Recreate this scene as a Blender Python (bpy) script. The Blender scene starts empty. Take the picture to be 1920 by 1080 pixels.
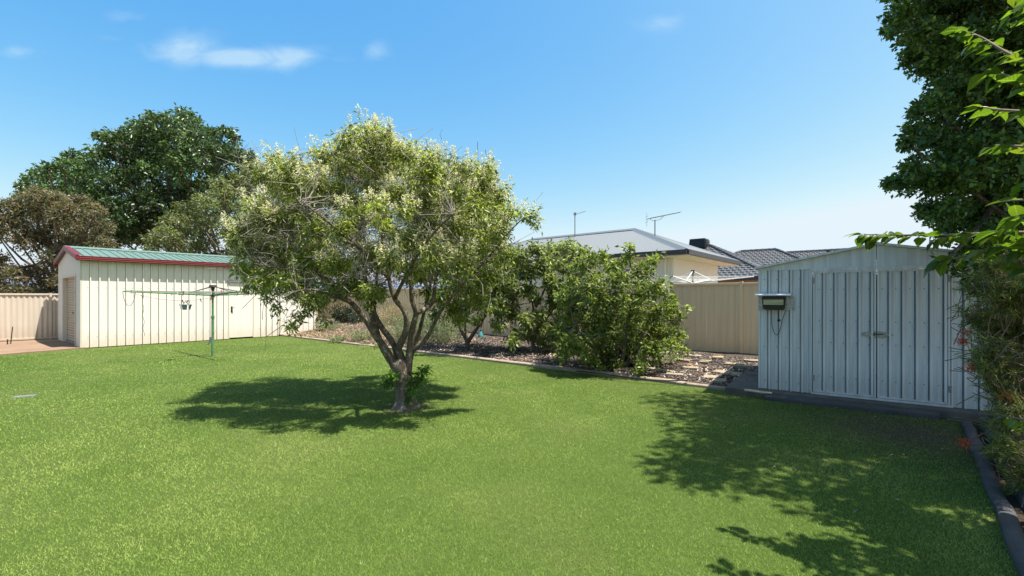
import bpy, math, random
import numpy as np
from mathutils import Vector, Matrix

random.seed(7)
RNG = np.random.default_rng(11)
SC = bpy.context.scene
COL = SC.collection
PI = math.pi

# ------------------------------------------------------------------ camera
F = 870.0            # focal length in pixels of a 1920 px wide picture
HZ = 557.0           # horizon row
CH = 1.45            # eye height
cam_d = bpy.data.cameras.new('camera')
cam = bpy.data.objects.new('camera', cam_d)
COL.objects.link(cam)
cam.location = (0, 0, CH)
cam.rotation_euler = (PI / 2, 0, 0)
cam_d.sensor_width = 36.0
cam_d.lens = 36.0 * F / 1920.0
cam_d.shift_y = (HZ - 540.0) / 1920.0
cam_d.clip_start = 0.05
cam_d.clip_end = 3000.0
SC.camera = cam

# ------------------------------------------------------------------ sun and sky
SUN_EL = math.radians(69)
SH = Vector((0.96, -0.28)).normalized()
SUN_DIR = Vector((SH.x * math.cos(SUN_EL), SH.y * math.cos(SUN_EL), math.sin(SUN_EL)))
sd = bpy.data.lights.new('sun', 'SUN')
sd.energy = 3.5
sd.angle = math.radians(0.53)
sd.color = (1.0, 0.955, 0.88)
sun = bpy.data.objects.new('sun', sd)
COL.objects.link(sun)
sun.location = (10, -5, 30)
sun.rotation_euler = (-SUN_DIR).to_track_quat('-Z', 'Y').to_euler()

world = bpy.data.worlds.new('World')
SC.world = world
world.use_nodes = True
wt = world.node_tree
for n in list(wt.nodes):
    wt.nodes.remove(n)


def NN(t, typ, **kw):
    n = t.nodes.new(typ)
    for k, v in kw.items():
        setattr(n, k, v)
    return n


def lk(t, a, b):
    t.links.new(a, b)


def math_node(t, op, a, b=None, clamp=False):
    n = NN(t, 'ShaderNodeMath', operation=op, use_clamp=clamp)
    for i, v in enumerate((a, b)):
        if v is None:
            continue
        if isinstance(v, (int, float)):
            n.inputs[i].default_value = v
        else:
            lk(t, v, n.inputs[i])
    return n.outputs[0]


wo = NN(wt, 'ShaderNodeOutputWorld')
bg = NN(wt, 'ShaderNodeBackground')
bg.inputs[1].default_value = 0.088
sky = NN(wt, 'ShaderNodeTexSky', sky_type='NISHITA')
sky.sun_disc = False
sky.sun_elevation = SUN_EL
sky.sun_rotation = math.atan2(SH.x, SH.y)
sky.altitude = 0
sky.air_density = 1.0
sky.dust_density = 2.0
sky.ozone_density = 2.0
# camera-style colour response of the blue sky, the same in every direction
sr = NN(wt, 'ShaderNodeSeparateColor')
lk(wt, sky.outputs[0], sr.inputs[0])
hs = NN(wt, 'ShaderNodeCombineColor')
for ch, (k_, p_, cap_) in enumerate(((0.33, 2.05, 2.95), (0.87, 1.02, 3.4), (2.22, 0.35, 3.7))):
    v_ = math_node(wt, 'MULTIPLY', math_node(wt, 'POWER', sr.outputs[ch], p_), k_)
    lk(wt, math_node(wt, 'MINIMUM', v_, cap_), hs.inputs[ch])
# thin fair-weather cloud wisps: direction-based noise inside soft elongated patches
tc = NN(wt, 'ShaderNodeTexCoord')
sx = NN(wt, 'ShaderNodeSeparateXYZ')
lk(wt, tc.outputs['Generated'], sx.inputs[0])
yy = math_node(wt, 'MAXIMUM', sx.outputs[1], 0.02)
uu = math_node(wt, 'DIVIDE', sx.outputs[0], yy)
vv = math_node(wt, 'DIVIDE', sx.outputs[2], yy)
front = math_node(wt, 'GREATER_THAN', sx.outputs[1], 0.05)
cx = NN(wt, 'ShaderNodeCombineXYZ')
lk(wt, uu, cx.inputs[0])
lk(wt, math_node(wt, 'MULTIPLY', vv, 2.0), cx.inputs[1])
nz = NN(wt, 'ShaderNodeTexNoise')
nz.inputs['Scale'].default_value = 11.0
nz.inputs['Detail'].default_value = 12.0
nz.inputs['Roughness'].default_value = 0.58
nz.inputs['Distortion'].default_value = 0.9
lk(wt, cx.outputs[0], nz.inputs['Vector'])
cov = None
#           px   py   half-w half-h strength
for (px, py, hw, hh, st) in ((340, 92, 85, 40, 0.85), (450, 108, 150, 24, 0.95), (540, 108, 75, 30, 0.9), (705, 96, 30, 26, 0.55), (640, 110, 40, 12, 0.3),
                             (225, 31, 62, 18, 0.42), (38, 97, 50, 14, 0.5), (1242, 42, 60, 22, 0.55), (210, 72, 40, 12, 0.25)):
    a = math_node(wt, 'DIVIDE', math_node(wt, 'SUBTRACT', uu, (px - 960) / F), hw / F)
    b = math_node(wt, 'DIVIDE', math_node(wt, 'SUBTRACT', vv, (HZ - py) / F), hh / F)
    d = math_node(wt, 'ADD', math_node(wt, 'MULTIPLY', a, a), math_node(wt, 'MULTIPLY', b, b))
    m = math_node(wt, 'MULTIPLY', math_node(wt, 'POWER', 2.718, math_node(wt, 'MULTIPLY', d, -1.3)), st)
    cov = m if cov is None else math_node(wt, 'MAXIMUM', cov, m)
cf = math_node(wt, 'ADD', math_node(wt, 'MULTIPLY', cov, 1.15), math_node(wt, 'MULTIPLY', math_node(wt, 'SUBTRACT', nz.outputs[0], 0.5), 1.5))
cf = math_node(wt, 'MULTIPLY', math_node(wt, 'SUBTRACT', cf, 0.15), 0.62, True)
cf = math_node(wt, 'MULTIPLY', cf, math_node(wt, 'MULTIPLY', cov, 1.5, True))
cfac = math_node(wt, 'MULTIPLY', cf, front, True)
cfac = math_node(wt, 'MINIMUM', cfac, 0.55)
mixc = NN(wt, 'ShaderNodeMixRGB')
lk(wt, cfac, mixc.inputs[0])
lk(wt, hs.outputs[0], mixc.inputs[1])
mixc.inputs[2].default_value = (2.6, 3.35, 3.75, 1)
lk(wt, mixc.outputs[0], bg.inputs[0])
lk(wt, bg.outputs[0], wo.inputs[0])

SC.view_settings.view_transform = 'Standard'
SC.view_settings.look = 'None'
SC.view_settings.exposure = 1.6
SC.view_settings.gamma = 1.0
SC.view_settings.use_curve_mapping = False
SC.cycles.max_bounces = 8
SC.cycles.transparent_max_bounces = 8
SC.cycles.use_denoising = True
SC.cycles.denoiser = 'OPENIMAGEDENOISE'
SC.cycles.denoising_input_passes = 'RGB_ALBEDO_NORMAL'
SC.cycles.denoising_prefilter = 'ACCURATE'
SC.cycles.sample_clamp_indirect = 4.0

# ------------------------------------------------------------------ helpers


def gp(px, py, z=0.0):
    """point of height z seen at a picture position"""
    Y = F * (CH - z) / (py - HZ)
    return Vector(((px - 960) / F * Y, Y, z))


def at(px, py, Y):
    """point at depth Y seen at a picture position"""
    return Vector(((px - 960) / F * Y, Y, CH + (HZ - py) / F * Y))


MATS = {}


def rgb(c):
    return (c[0], c[1], c[2], 1.0)


def new_mat(name):
    m = bpy.data.materials.new(name)
    m.use_nodes = True
    t = m.node_tree
    p = t.nodes['Principled BSDF']
    return m, t, p


def set_spec(p, v):
    for k in ('Specular IOR Level', 'Specular'):
        if k in p.inputs:
            p.inputs[k].default_value = v
            return


def noise(t, scale, detail=4, rough=0.55, coord='Object', dist=0.0, vscale=None):
    c = NN(t, 'ShaderNodeTexCoord')
    n = NN(t, 'ShaderNodeTexNoise')
    n.inputs['Scale'].default_value = scale
    n.inputs['Detail'].default_value = detail
    n.inputs['Roughness'].default_value = rough
    n.inputs['Distortion'].default_value = dist
    if vscale:
        mp = NN(t, 'ShaderNodeMapping')
        mp.inputs['Scale'].default_value = vscale
        lk(t, c.outputs[coord], mp.inputs[0])
        lk(t, mp.outputs[0], n.inputs['Vector'])
    else:
        lk(t, c.outputs[coord], n.inputs['Vector'])
    return n.outputs[0]


def ramp(t, fac, stops):
    r = NN(t, 'ShaderNodeValToRGB')
    el = r.color_ramp.elements
    while len(el) < len(stops):
        el.new(0.5)
    for e, (p, c) in zip(el, stops):
        e.position = p
        e.color = rgb(c)
    lk(t, fac, r.inputs[0])
    return r.outputs[0]


def mixrgb(t, fac, a, b, mode='MIX'):
    n = NN(t, 'ShaderNodeMixRGB', blend_type=mode)
    for i, v in enumerate((fac, a, b)):
        if isinstance(v, (int, float)):
            n.inputs[i].default_value = v
        elif isinstance(v, tuple):
            n.inputs[i].default_value = rgb(v)
        else:
            lk(t, v, n.inputs[i])
    return n.outputs[0]


def bump(t, p, h, strength=0.3, dist=0.01):
    b = NN(t, 'ShaderNodeBump')
    b.inputs['Strength'].default_value = strength
    b.inputs['Distance'].default_value = dist
    lk(t, h, b.inputs['Height'])
    lk(t, b.outputs[0], p.inputs['Normal'])


def mat_mottled(name, c1, c2, scale=3.0, rough=0.6, metal=0.0, spec=0.3, bumps=0.0, bscale=40, detail=5, vscale=None, c3=None, scale2=30.0):
    m, t, p = new_mat(name)
    f = noise(t, scale, detail, vscale=vscale)
    col = ramp(t, f, ((0.3, c1), (0.7, c2)))
    if c3:
        f2 = noise(t, scale2, 4)
        g = ramp(t, f2, ((0.52, (0, 0, 0)), (0.68, (1, 1, 1))))
        col = mixrgb(t, g, col, c3)
    lk(t, col, p.inputs['Base Color'])
    p.inputs['Roughness'].default_value = rough
    p.inputs['Metallic'].default_value = metal
    set_spec(p, spec)
    if bumps:
        bump(t, p, noise(t, bscale, 4), bumps, 0.01)
    MATS[name] = m
    return m


def mat_steel(name, base, stain, low=None, rough=0.45, metal=0.0, streak=0.5):
    """painted or galvanised sheet with vertical run marks and splash dirt near the ground"""
    m, t, p = new_mat(name)
    f = noise(t, 1.6, 6, 0.6, vscale=(9, 9, 0.5))
    col = ramp(t, f, ((0.35, stain), (0.62, base)))
    col = mixrgb(t, streak, base, col)
    f2 = noise(t, 60, 3)
    col = mixrgb(t, mathmul(t, f2, 0.06), col, stain)
    if low:
        g = NN(t, 'ShaderNodeNewGeometry')
        s = NN(t, 'ShaderNodeSeparateXYZ')
        lk(t, g.outputs['Position'], s.inputs[0])
        h = NN(t, 'ShaderNodeMapRange')
        h.inputs['From Min'].default_value = 0.05
        h.inputs['From Max'].default_value = 0.55
        h.inputs['To Min'].default_value = 1.0
        h.inputs['To Max'].default_value = 0.0
        lk(t, s.outputs[2], h.inputs['Value'])
        fd = math_node(t, 'MULTIPLY', h.outputs[0], noise(t, 5, 5, coord='Object'))
        col = mixrgb(t, math_node(t, 'MULTIPLY', fd, 1.0, True), col, low)
    lk(t, col, p.inputs['Base Color'])
    p.inputs['Roughness'].default_value = rough
    p.inputs['Metallic'].default_value = metal
    set_spec(p, 0.35)
    MATS[name] = m
    return m


def mathmul(t, a, b):
    return math_node(t, 'MULTIPLY', a, b)


def mat_leaf(name, rough=0.45, trans=0.35, tint=(1.25, 1.3, 0.55), spec=0.3):
    """leaf colour from the 'col' attribute of each leaf, light passing through"""
    m, t, p = new_mat(name)
    at_ = NN(t, 'ShaderNodeAttribute', attribute_name='col')
    lk(t, at_.outputs['Color'], p.inputs['Base Color'])
    p.inputs['Roughness'].default_value = rough
    set_spec(p, spec)
    tr = NN(t, 'ShaderNodeBsdfTranslucent')
    lk(t, mixrgb(t, 1.0, at_.outputs['Color'], tint, 'MULTIPLY'), tr.inputs[0])
    mx = NN(t, 'ShaderNodeMixShader')
    mx.inputs[0].default_value = trans
    lk(t, p.outputs[0], mx.inputs[1])
    lk(t, tr.outputs[0], mx.inputs[2])
    lk(t, mx.outputs[0], t.nodes['Material Output'].inputs[0])
    MATS[name] = m
    return m


def mat_bark(name, c1, c2, c3=None):
    m, t, p = new_mat(name)
    f = noise(t, 7, 6, 0.65, vscale=(3, 3, 0.9))
    col = ramp(t, f, ((0.3, c1), (0.68, c2)))
    if c3:
        col = mixrgb(t, ramp(t, noise(t, 16, 3), ((0.55, (0, 0, 0)), (0.66, (1, 1, 1)))), col, c3)
    lk(t, col, p.inputs['Base Color'])
    p.inputs['Roughness'].default_value = 0.85
    set_spec(p, 0.15)
    bump(t, p, noise(t, 28, 5, vscale=(2.2, 2.2, 0.6)), 0.9, 0.03)
    MATS[name] = m
    return m


class MB:
    """collects polygons for ONE mesh"""

    def __init__(self):
        self.V, self.Fc = [], []

    def add(self, V, Fc):
        b = len(self.V)
        self.V += [tuple(v) for v in V]
        self.Fc += [tuple(i + b for i in f) for f in Fc]
        return self

    def box(self, x0, x1, y0, y1, z0, z1, M=None):
        V = [Vector((x, y, z)) for z in (z0, z1) for y in (y0, y1) for x in (x0, x1)]
        if M is not None:
            V = [M @ v for v in V]
        return self.add(V, [(0, 2, 3, 1), (4, 5, 7, 6), (0, 1, 5, 4), (2, 6, 7, 3), (0, 4, 6, 2), (1, 3, 7, 5)])

    def extrude(self, prof, axis0, axis1, closed=True, caps=True):
        """prof: function k-> list of points at start and end given as two lists"""
        n = len(axis0)
        V = list(axis0) + list(axis1)
        Fc = []
        rng = range(n) if closed else range(n - 1)
        for i in rng:
            j = (i + 1) % n
            Fc.append((i, j, n + j, n + i))
        if closed and caps:
            Fc.append(tuple(reversed(range(n))))
            Fc.append(tuple(range(n, 2 * n)))
        return self.add(V, Fc)

    def tube(self, pts, rad, sides=6, cap=True):
        pts = [Vector(p) for p in pts]
        n = len(pts)
        if not hasattr(rad, '__len__'):
            rad = [rad] * n
        t0 = (pts[1] - pts[0]).normalized()
        ref = Vector((0, 0, 1)) if abs(t0.z) < 0.9 else Vector((1, 0, 0))
        u = t0.cross(ref).normalized()
        V = []
        for i in range(n):
            if i == 0:
                t = pts[1] - pts[0]
            elif i == n - 1:
                t = pts[-1] - pts[-2]
            else:
                t = pts[i + 1] - pts[i - 1]
            t.normalize()
            u = (u - t * u.dot(t))
            if u.length < 1e-6:
                u = t.orthogonal()
            u.normalize()
            w = t.cross(u)
            for k in range(sides):
                a = 2 * PI * k / sides
                V.append(pts[i] + (u * math.cos(a) + w * math.sin(a)) * rad[i])
        Fc = []
        for i in range(n - 1):
            for k in range(sides):
                k2 = (k + 1) % sides
                Fc.append((i * sides + k, i * sides + k2, (i + 1) * sides + k2, (i + 1) * sides + k))
        if cap:
            Fc.append(tuple(reversed(range(sides))))
            Fc.append(tuple(range((n - 1) * sides, n * sides)))
        return self.add(V, Fc)

    def mesh(self, name, mat, smooth=False):
        me = bpy.data.meshes.new(name)
        me.from_pydata(self.V, [], self.Fc)
        me.materials.append(MATS[mat] if isinstance(mat, str) else mat)
        if smooth:
            me.polygons.foreach_set('use_smooth', [True] * len(me.polygons))
        me.update()
        return me

    def build(self, name, mat, parent=None, smooth=False, M=None, bevel=0.0):
        return link(name, self.mesh(name, mat, smooth), parent, M, bevel)


def link(name, me, parent=None, M=None, bevel=0.0):
    o = bpy.data.objects.new(name, me)
    COL.objects.link(o)
    if parent is not None:
        o.parent = parent
    if M is not None:
        o.matrix_local = M
    if bevel:
        b = o.modifiers.new('bevel', 'BEVEL')
        b.width = bevel
        b.segments = 2
        b.limit_method = 'ANGLE'
    return o


def raw_mesh(name, V, Fa, mat, cols=None, smooth=False):
    """mesh from numpy arrays; Fa is (n,3) or (n,4)"""
    me = bpy.data.meshes.new(name)
    V = np.asarray(V, np.float32)
    Fa = np.asarray(Fa, np.int32)
    k = Fa.shape[1]
    me.vertices.add(len(V))
    me.vertices.foreach_set('co', V.ravel())
    me.loops.add(Fa.size)
    me.loops.foreach_set('vertex_index', Fa.ravel())
    me.polygons.add(len(Fa))
    me.polygons.foreach_set('loop_start', np.arange(len(Fa), dtype=np.int32) * k)
    me.polygons.foreach_set('loop_total', np.full(len(Fa), k, np.int32))
    if smooth:
        me.polygons.foreach_set('use_smooth', np.ones(len(Fa), bool))
    me.update(calc_edges=True)
    if cols is not None:
        ca = me.color_attributes.new('col', 'FLOAT_COLOR', 'POINT')
        c = np.ones((len(V), 4), np.float32)
        c[:, :3] = cols
        ca.data.foreach_set('color', c.ravel())
    me.materials.append(MATS[mat])
    return me


def tag(o, label=None, cat=None, group=None, kind=None):
    if label:
        o['label'] = label
    if cat:
        o['category'] = cat
    if group:
        o['group'] = group
    if kind:
        o['kind'] = kind
    return o


def empty(name, loc=(0, 0, 0), rz=0.0):
    o = bpy.data.objects.new(name, None)
    COL.objects.link(o)
    o.location = loc
    o.rotation_euler = (0, 0, rz)
    o.empty_display_size = 0.2
    return o


def norm(a):
    return a / np.maximum(np.linalg.norm(a, axis=-1, keepdims=True), 1e-9)


def T(x, y, z, rz=0.0):
    return Matrix.Translation((x, y, z)) @ Matrix.Rotation(rz, 4, 'Z')


# ------------------------------------------------------------------ materials
mat_mottled('bare_ground', (0.16, 0.11, 0.07), (0.24, 0.17, 0.11), 0.6, 0.95, spec=0.1)
mat_mottled('concrete_apron', (0.19, 0.12, 0.078), (0.27, 0.185, 0.125), 1.2, 0.9, spec=0.15, bumps=0.2, c3=(0.25, 0.17, 0.11), scale2=7)
mat_mottled('concrete', (0.085, 0.075, 0.065), (0.15, 0.13, 0.11), 4, 0.9, spec=0.15, bumps=0.4, c3=(0.13, 0.11, 0.09), scale2=9)
mat_mottled('mower_strip', (0.26, 0.20, 0.15), (0.36, 0.29, 0.22), 5, 0.9, spec=0.15, bumps=0.4, c3=(0.26, 0.19, 0.14), scale2=11)
mat_mottled('paver', (0.24, 0.19, 0.13), (0.34, 0.28, 0.20), 6, 0.9, spec=0.1, bumps=0.4, c3=(0.33, 0.26, 0.18), scale2=18)
mat_mottled('rubber_kerb', (0.05, 0.05, 0.052), (0.09, 0.088, 0.086), 5, 0.85, spec=0.2, bumps=0.3, c3=(0.10, 0.07, 0.055), scale2=14)
mat_steel('cream_steel', (0.76, 0.71, 0.645), (0.66, 0.61, 0.54), (0.56, 0.42, 0.31), streak=0.45)
mat_steel('cream_trim', (0.62, 0.56, 0.46), (0.50, 0.44, 0.35), None)
mat_steel('fence_steel', (0.78, 0.585, 0.36), (0.68, 0.49, 0.28), (0.66, 0.44, 0.25), streak=0.6)
mat_steel('pale_fence_steel', (0.60, 0.52, 0.42), (0.49, 0.41, 0.32), (0.45, 0.31, 0.20), streak=0.5)
mat_steel('roller_steel', (0.42, 0.34, 0.23), (0.34, 0.27, 0.18), (0.40, 0.28, 0.18))
mat_steel('green_roof', (0.125, 0.195, 0.165), (0.105, 0.165, 0.14), None, rough=0.45)
mat_steel('red_trim', (0.165, 0.02, 0.024), (0.12, 0.018, 0.02), None, rough=0.4)
mat_steel('galvanised', (0.74, 0.74, 0.72), (0.50, 0.505, 0.505), (0.34, 0.30, 0.25), rough=0.5, metal=0.1, streak=0.8)
mat_mottled('spangle', (0.13, 0.14, 0.13), (0.50, 0.52, 0.48), 55, 0.4, metal=0.5)
mat_steel('zinc_roof', (0.135, 0.15, 0.16), (0.115, 0.13, 0.14), None, rough=0.4, metal=0.1)
mat_steel('dark_gutter', (0.05, 0.05, 0.055), (0.04, 0.04, 0.045), None)
mat_mottled('soffit', (0.70, 0.66, 0.57), (0.76, 0.72, 0.62), 2, 0.7)
mat_mottled('house_cladding', (0.70, 0.71, 0.66), (0.76, 0.77, 0.72), 1.4, 0.7)
mat_mottled('roof_tile', (0.035, 0.039, 0.046), (0.075, 0.08, 0.09), 9, 0.6, spec=0.4, c3=(0.045, 0.048, 0.055), scale2=5)
mat_mottled('brick_wall', (0.30, 0.16, 0.10), (0.38, 0.22, 0.14), 12, 0.85)
mat_mottled('glass_dark', (0.05, 0.06, 0.07), (0.07, 0.08, 0.09), 2, 0.08, spec=0.6)
mat_mottled('hoist_green', (0.085, 0.20, 0.085), (0.13, 0.28, 0.12), 14, 0.5, c3=(0.14, 0.11, 0.08), scale2=30)
mat_mottled('dark_iron', (0.03, 0.03, 0.03), (0.06, 0.055, 0.05), 20, 0.5, metal=0.4)
mat_mottled('grey_iron', (0.22, 0.22, 0.22), (0.32, 0.32, 0.32), 20, 0.45, metal=0.5)
mat_mottled('white_metal', (0.62, 0.63, 0.64), (0.72, 0.73, 0.74), 10, 0.45)
mat_mottled('wire', (0.16, 0.16, 0.15), (0.24, 0.24, 0.23), 30, 0.5)
mat_mottled('cord_dark', (0.04, 0.035, 0.03), (0.07, 0.06, 0.05), 30, 0.7)
mat_mottled('peg_dark', (0.06, 0.05, 0.05), (0.12, 0.10, 0.09), 30, 0.7)
mat_mottled('peg_pale', (0.45, 0.40, 0.30), (0.60, 0.55, 0.45), 30, 0.7)
mat_mottled('peg_red', (0.35, 0.07, 0.05), (0.42, 0.10, 0.07), 30, 0.6)
mat_mottled('basket_grey', (0.16, 0.19, 0.21), (0.24, 0.28, 0.30), 20, 0.5)
mat_mottled('black_plastic', (0.012, 0.012, 0.013), (0.02, 0.02, 0.02), 8, 0.35)
mat_mottled('lamp_front', (0.35, 0.30, 0.15), (0.60, 0.54, 0.32), 5, 0.35, vscale=(1, 1, 8))
mat_mottled('white_paint', (0.72, 0.72, 0.72), (0.82, 0.82, 0.82), 6, 0.5)
mat_mottled('teal_plastic', (0.04, 0.20, 0.22), (0.07, 0.28, 0.30), 6, 0.35)
mat_mottled('stick_pale', (0.42, 0.34, 0.24), (0.56, 0.47, 0.35), 12, 0.8)
mat_mottled('soil_dark', (0.028, 0.022, 0.017), (0.07, 0.05, 0.035), 6, 0.95, spec=0.1, bumps=0.8, bscale=30)
mat_bark('bark_grey', (0.06, 0.046, 0.034), (0.20, 0.16, 0.12), (0.33, 0.28, 0.225))
mat_bark('bark_dark', (0.07, 0.05, 0.04), (0.16, 0.12, 0.09))
mat_mottled('twig_grey', (0.20, 0.175, 0.15), (0.33, 0.295, 0.26), 20, 0.9, spec=0.1)
mat_mottled('twig_brown', (0.16, 0.11, 0.08), (0.26, 0.19, 0.14), 20, 0.8, spec=0.2)
mat_leaf('leaf', 0.40, 0.48, spec=0.45)
mat_leaf('leaf_dark', 0.35, 0.30, spec=0.45)
mat_leaf('leaf_big', 0.34, 0.50, (1.5, 1.6, 0.5), spec=0.5)
_m = MATS['leaf_big']
t = _m.node_tree
_tc = NN(t, 'ShaderNodeTexCoord')
_sx = NN(t, 'ShaderNodeSeparateXYZ')
lk(t, _tc.outputs['Object'], _sx.inputs[0])
_ay = math_node(t, 'ABSOLUTE', _sx.outputs[1])
_ph = math_node(t, 'SINE', math_node(t, 'MULTIPLY', math_node(t, 'SUBTRACT', _sx.outputs[0], math_node(t, 'MULTIPLY', _ay, 0.9)), 44.0))
_vn = math_node(t, 'MULTIPLY', math_node(t, 'SUBTRACT', _ph, 0.80, True), 4.0, True)
_mr = math_node(t, 'LESS_THAN', _ay, 0.022)
_vv = math_node(t, 'MULTIPLY', math_node(t, 'MAXIMUM', _vn, _mr), 0.45)
_blot = noise(t, 5.0, 4)
_at = [n_ for n_ in t.nodes if n_.type == 'ATTRIBUTE'][0]
_c = mixrgb(t, mathmul(t, _blot, 0.5), _at.outputs['Color'], (0.05, 0.09, 0.012))
_c = mixrgb(t, _vv, _c, (0.26, 0.30, 0.10))
lk(t, _c, t.nodes['Principled BSDF'].inputs['Base Color'])
_mm = [n_ for n_ in t.nodes if n_.type == 'MIX_RGB' and n_.blend_type == 'MULTIPLY'][0]
lk(t, _c, _mm.inputs[1])
mat_leaf('petal', 0.7, 0.35, (1.0, 1.0, 0.85), spec=0.1)
mat_leaf('blade', 0.55, 0.25, (1.1, 1.15, 0.6), spec=0.2)
mat_leaf('chip', 0.9, 0.0, (1, 1, 1), spec=0.1)

# lawn sheet under the blades
m, t, p = new_mat('lawn')
c = ramp(t, noise(t, 0.55, 5, 0.6), ((0.32, (0.065, 0.10, 0.018)), (0.5, (0.09, 0.125, 0.028)), (0.70, (0.13, 0.14, 0.045))))
c = mixrgb(t, mathmul(t, noise(t, 90, 3), 0.55), c, (0.03, 0.06, 0.010))
g_ = NN(t, 'ShaderNodeNewGeometry')
s_ = NN(t, 'ShaderNodeSeparateXYZ')
lk(t, g_.outputs['Position'], s_.inputs[0])
wx = math_node(t, 'DIVIDE', math_node(t, 'SUBTRACT', s_.outputs[0], 4.25), 0.9)
wy = math_node(t, 'DIVIDE', math_node(t, 'SUBTRACT', s_.outputs[1], 5.0), 1.0)
wd = math_node(t, 'ADD', math_node(t, 'MULTIPLY', wx, wx), math_node(t, 'MULTIPLY', wy, wy))
wf = math_node(t, 'POWER', 2.718, math_node(t, 'MULTIPLY', wd, -1.0))
tx = math_node(t, 'DIVIDE', math_node(t, 'SUBTRACT', s_.outputs[0], -1.416), 0.28)
ty = math_node(t, 'DIVIDE', math_node(t, 'SUBTRACT', s_.outputs[1], 6.07), 0.28)
td = math_node(t, 'ADD', math_node(t, 'MULTIPLY', tx, tx), math_node(t, 'MULTIPLY', ty, ty))
wf = math_node(t, 'MAXIMUM', wf, math_node(t, 'POWER', 2.718, math_node(t, 'MULTIPLY', td, -0.9)))
wf = math_node(t, 'MULTIPLY', wf, math_node(t, 'ADD', noise(t, 6, 5), 0.5), True)
c = mixrgb(t, wf, c, (0.075, 0.058, 0.04))
lk(t, c, p.inputs['Base Color'])
p.inputs['Roughness'].default_value = 0.9
set_spec(p, 0.1)
bump(t, p, noise(t, 120, 3), 0.8, 0.02)
MATS['lawn'] = m

# mulch bed
m, t, p = new_mat('mulch')
c = ramp(t, noise(t, 30, 6, 0.7), ((0.3, (0.03, 0.025, 0.021)), (0.5, (0.085, 0.068, 0.055)), (0.72, (0.19, 0.155, 0.125))))
g = ramp(t, noise(t, 1.5, 4, 0.5), ((0.60, (0, 0, 0)), (0.70, (0.8, 0.8, 0.8))))
c2 = ramp(t, noise(t, 40, 5), ((0.35, (0.20, 0.10, 0.05)), (0.65, (0.29, 0.165, 0.09))))
c = mixrgb(t, g, c, c2)
lk(t, c, p.inputs['Base Color'])
p.inputs['Roughness'].default_value = 0.95
set_spec(p, 0.08)
bump(t, p, noise(t, 45, 5), 1.0, 0.03)
MATS['mulch'] = m

# ------------------------------------------------------------------ plan geometry
D1 = Vector((0.635, 0.772, 0))          # garage long side, running away to the right
E2 = Vector((-0.772, 0.635, 0))         # across it, running away to the left
RZ = math.atan2(D1.y, D1.x)
GC = Vector((-12.1, 13.0, 0))           # near corner of the garage
FB = Vector((5.75, 10.87, 0))           # a point at the foot of the back fence
SHX = Vector((0.8195, -0.573, 0))       # along the front of the garden shed
SHY = Vector((0.573, 0.8195, 0))        # its depth
SHO = Vector((3.648, 6.87, 0))          # its front left corner
SHR = math.atan2(SHX.y, SHX.x)
BP0 = Vector((-8.55, 17.35, 0))         # mower strip ends
BP1 = Vector((3.42, 7.18, 0))
KP0 = Vector((5.18, 5.36, 0))           # right kerb, far and near
KP1 = Vector((1.35, 0.93, 0))

# ------------------------------------------------------------------ ground, lawn, bed
mb = MB()
mb.add([(-900, -300, -0.06), (900, -300, -0.06), (900, 1500, -0.06), (-900, 1500, -0.06)], [(0, 1, 2, 3)])
tag(mb.build('ground', 'bare_ground'), kind='structure')


def grid_sheet(name, corner_fn, nu, nv, mat, zf):
    V, Fc = [], []
    for j in range(nv + 1):
        for i in range(nu + 1):
            q = corner_fn(i / nu, j / nv)
            V.append((q.x, q.y, zf(q.x, q.y)))
    for j in range(nv):
        for i in range(nu):
            a = j * (nu + 1) + i
            Fc.append((a, a + 1, a + nu + 2, a + nu + 1))
    return raw_mesh(name, V, Fc, mat, smooth=True)


def bil(A, B, C, D):
    return lambda u, v: (A * (1 - u) + B * u) * (1 - v) + (D * (1 - u) + C * u) * v


def wob(x, y):
    return 0.5 * math.sin(x * 1.7 + y * 0.6) + 0.3 * math.sin(x * 3.1 - y * 2.3) + 0.2 * math.sin(y * 5.3 + x * 0.7)


lawn_me = grid_sheet('lawn', bil(Vector((-16, -4, 0)), Vector((7, -4, 0)), Vector((7, 19, 0)), Vector((-16, 19, 0))), 60, 60, 'lawn',
                     lambda x, y: 0.0)
tag(link('lawn', lawn_me), kind='structure')

BD = (BP1 - BP0).normalized()
BN = Vector((-BD.y, BD.x, 0))           # from the strip towards the fence
if BN.y < 0:
    BN = -BN


def bed_z(x, y):
    q = Vector((x, y, 0))
    d = (q - BP0).dot(BN)
    s = (q - BP0).dot(BD)
    h = 0.045 + 0.02 * wob(x * 2, y * 2) + min(max(d, 0), 3) * 0.02
    h += 0.20 * max(0, 1 - s / 8.0) * min(1, max(0, d - 0.3) / 2.0)
    return h


bed_me = grid_sheet('garden_bed', bil(BP0 - BD * 1.0, BP1 + BD * 2.2, Vector((9.0, 8.6, 0)), Vector((-9.6, 24.0, 0))), 110, 50, 'mulch', bed_z)
tag(link('garden_bed', bed_me), kind='structure')

# concrete apron in front of the roller door
mb = MB()
A = [GC + Vector((0.03, -0.02, 0)), Vector((-13.9, 8.4, 0)), Vector((-19.5, 11.5, 0)), GC + E2 * 4.25 - D1 * 2.6, GC + E2 * 4.25 + D1 * 0.1, GC + D1 * 0.1]
n = len(A)
mb.add([a + Vector((0, 0, 0.035)) for a in A] + [a + Vector((0, 0, -0.05)) for a in A],
       [tuple(range(n))[::-1]] + [(i, (i + 1) % n, n + (i + 1) % n, n + i) for i in range(n)])
tag(mb.build('concrete_apron', 'concrete_apron'), kind='structure')

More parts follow.
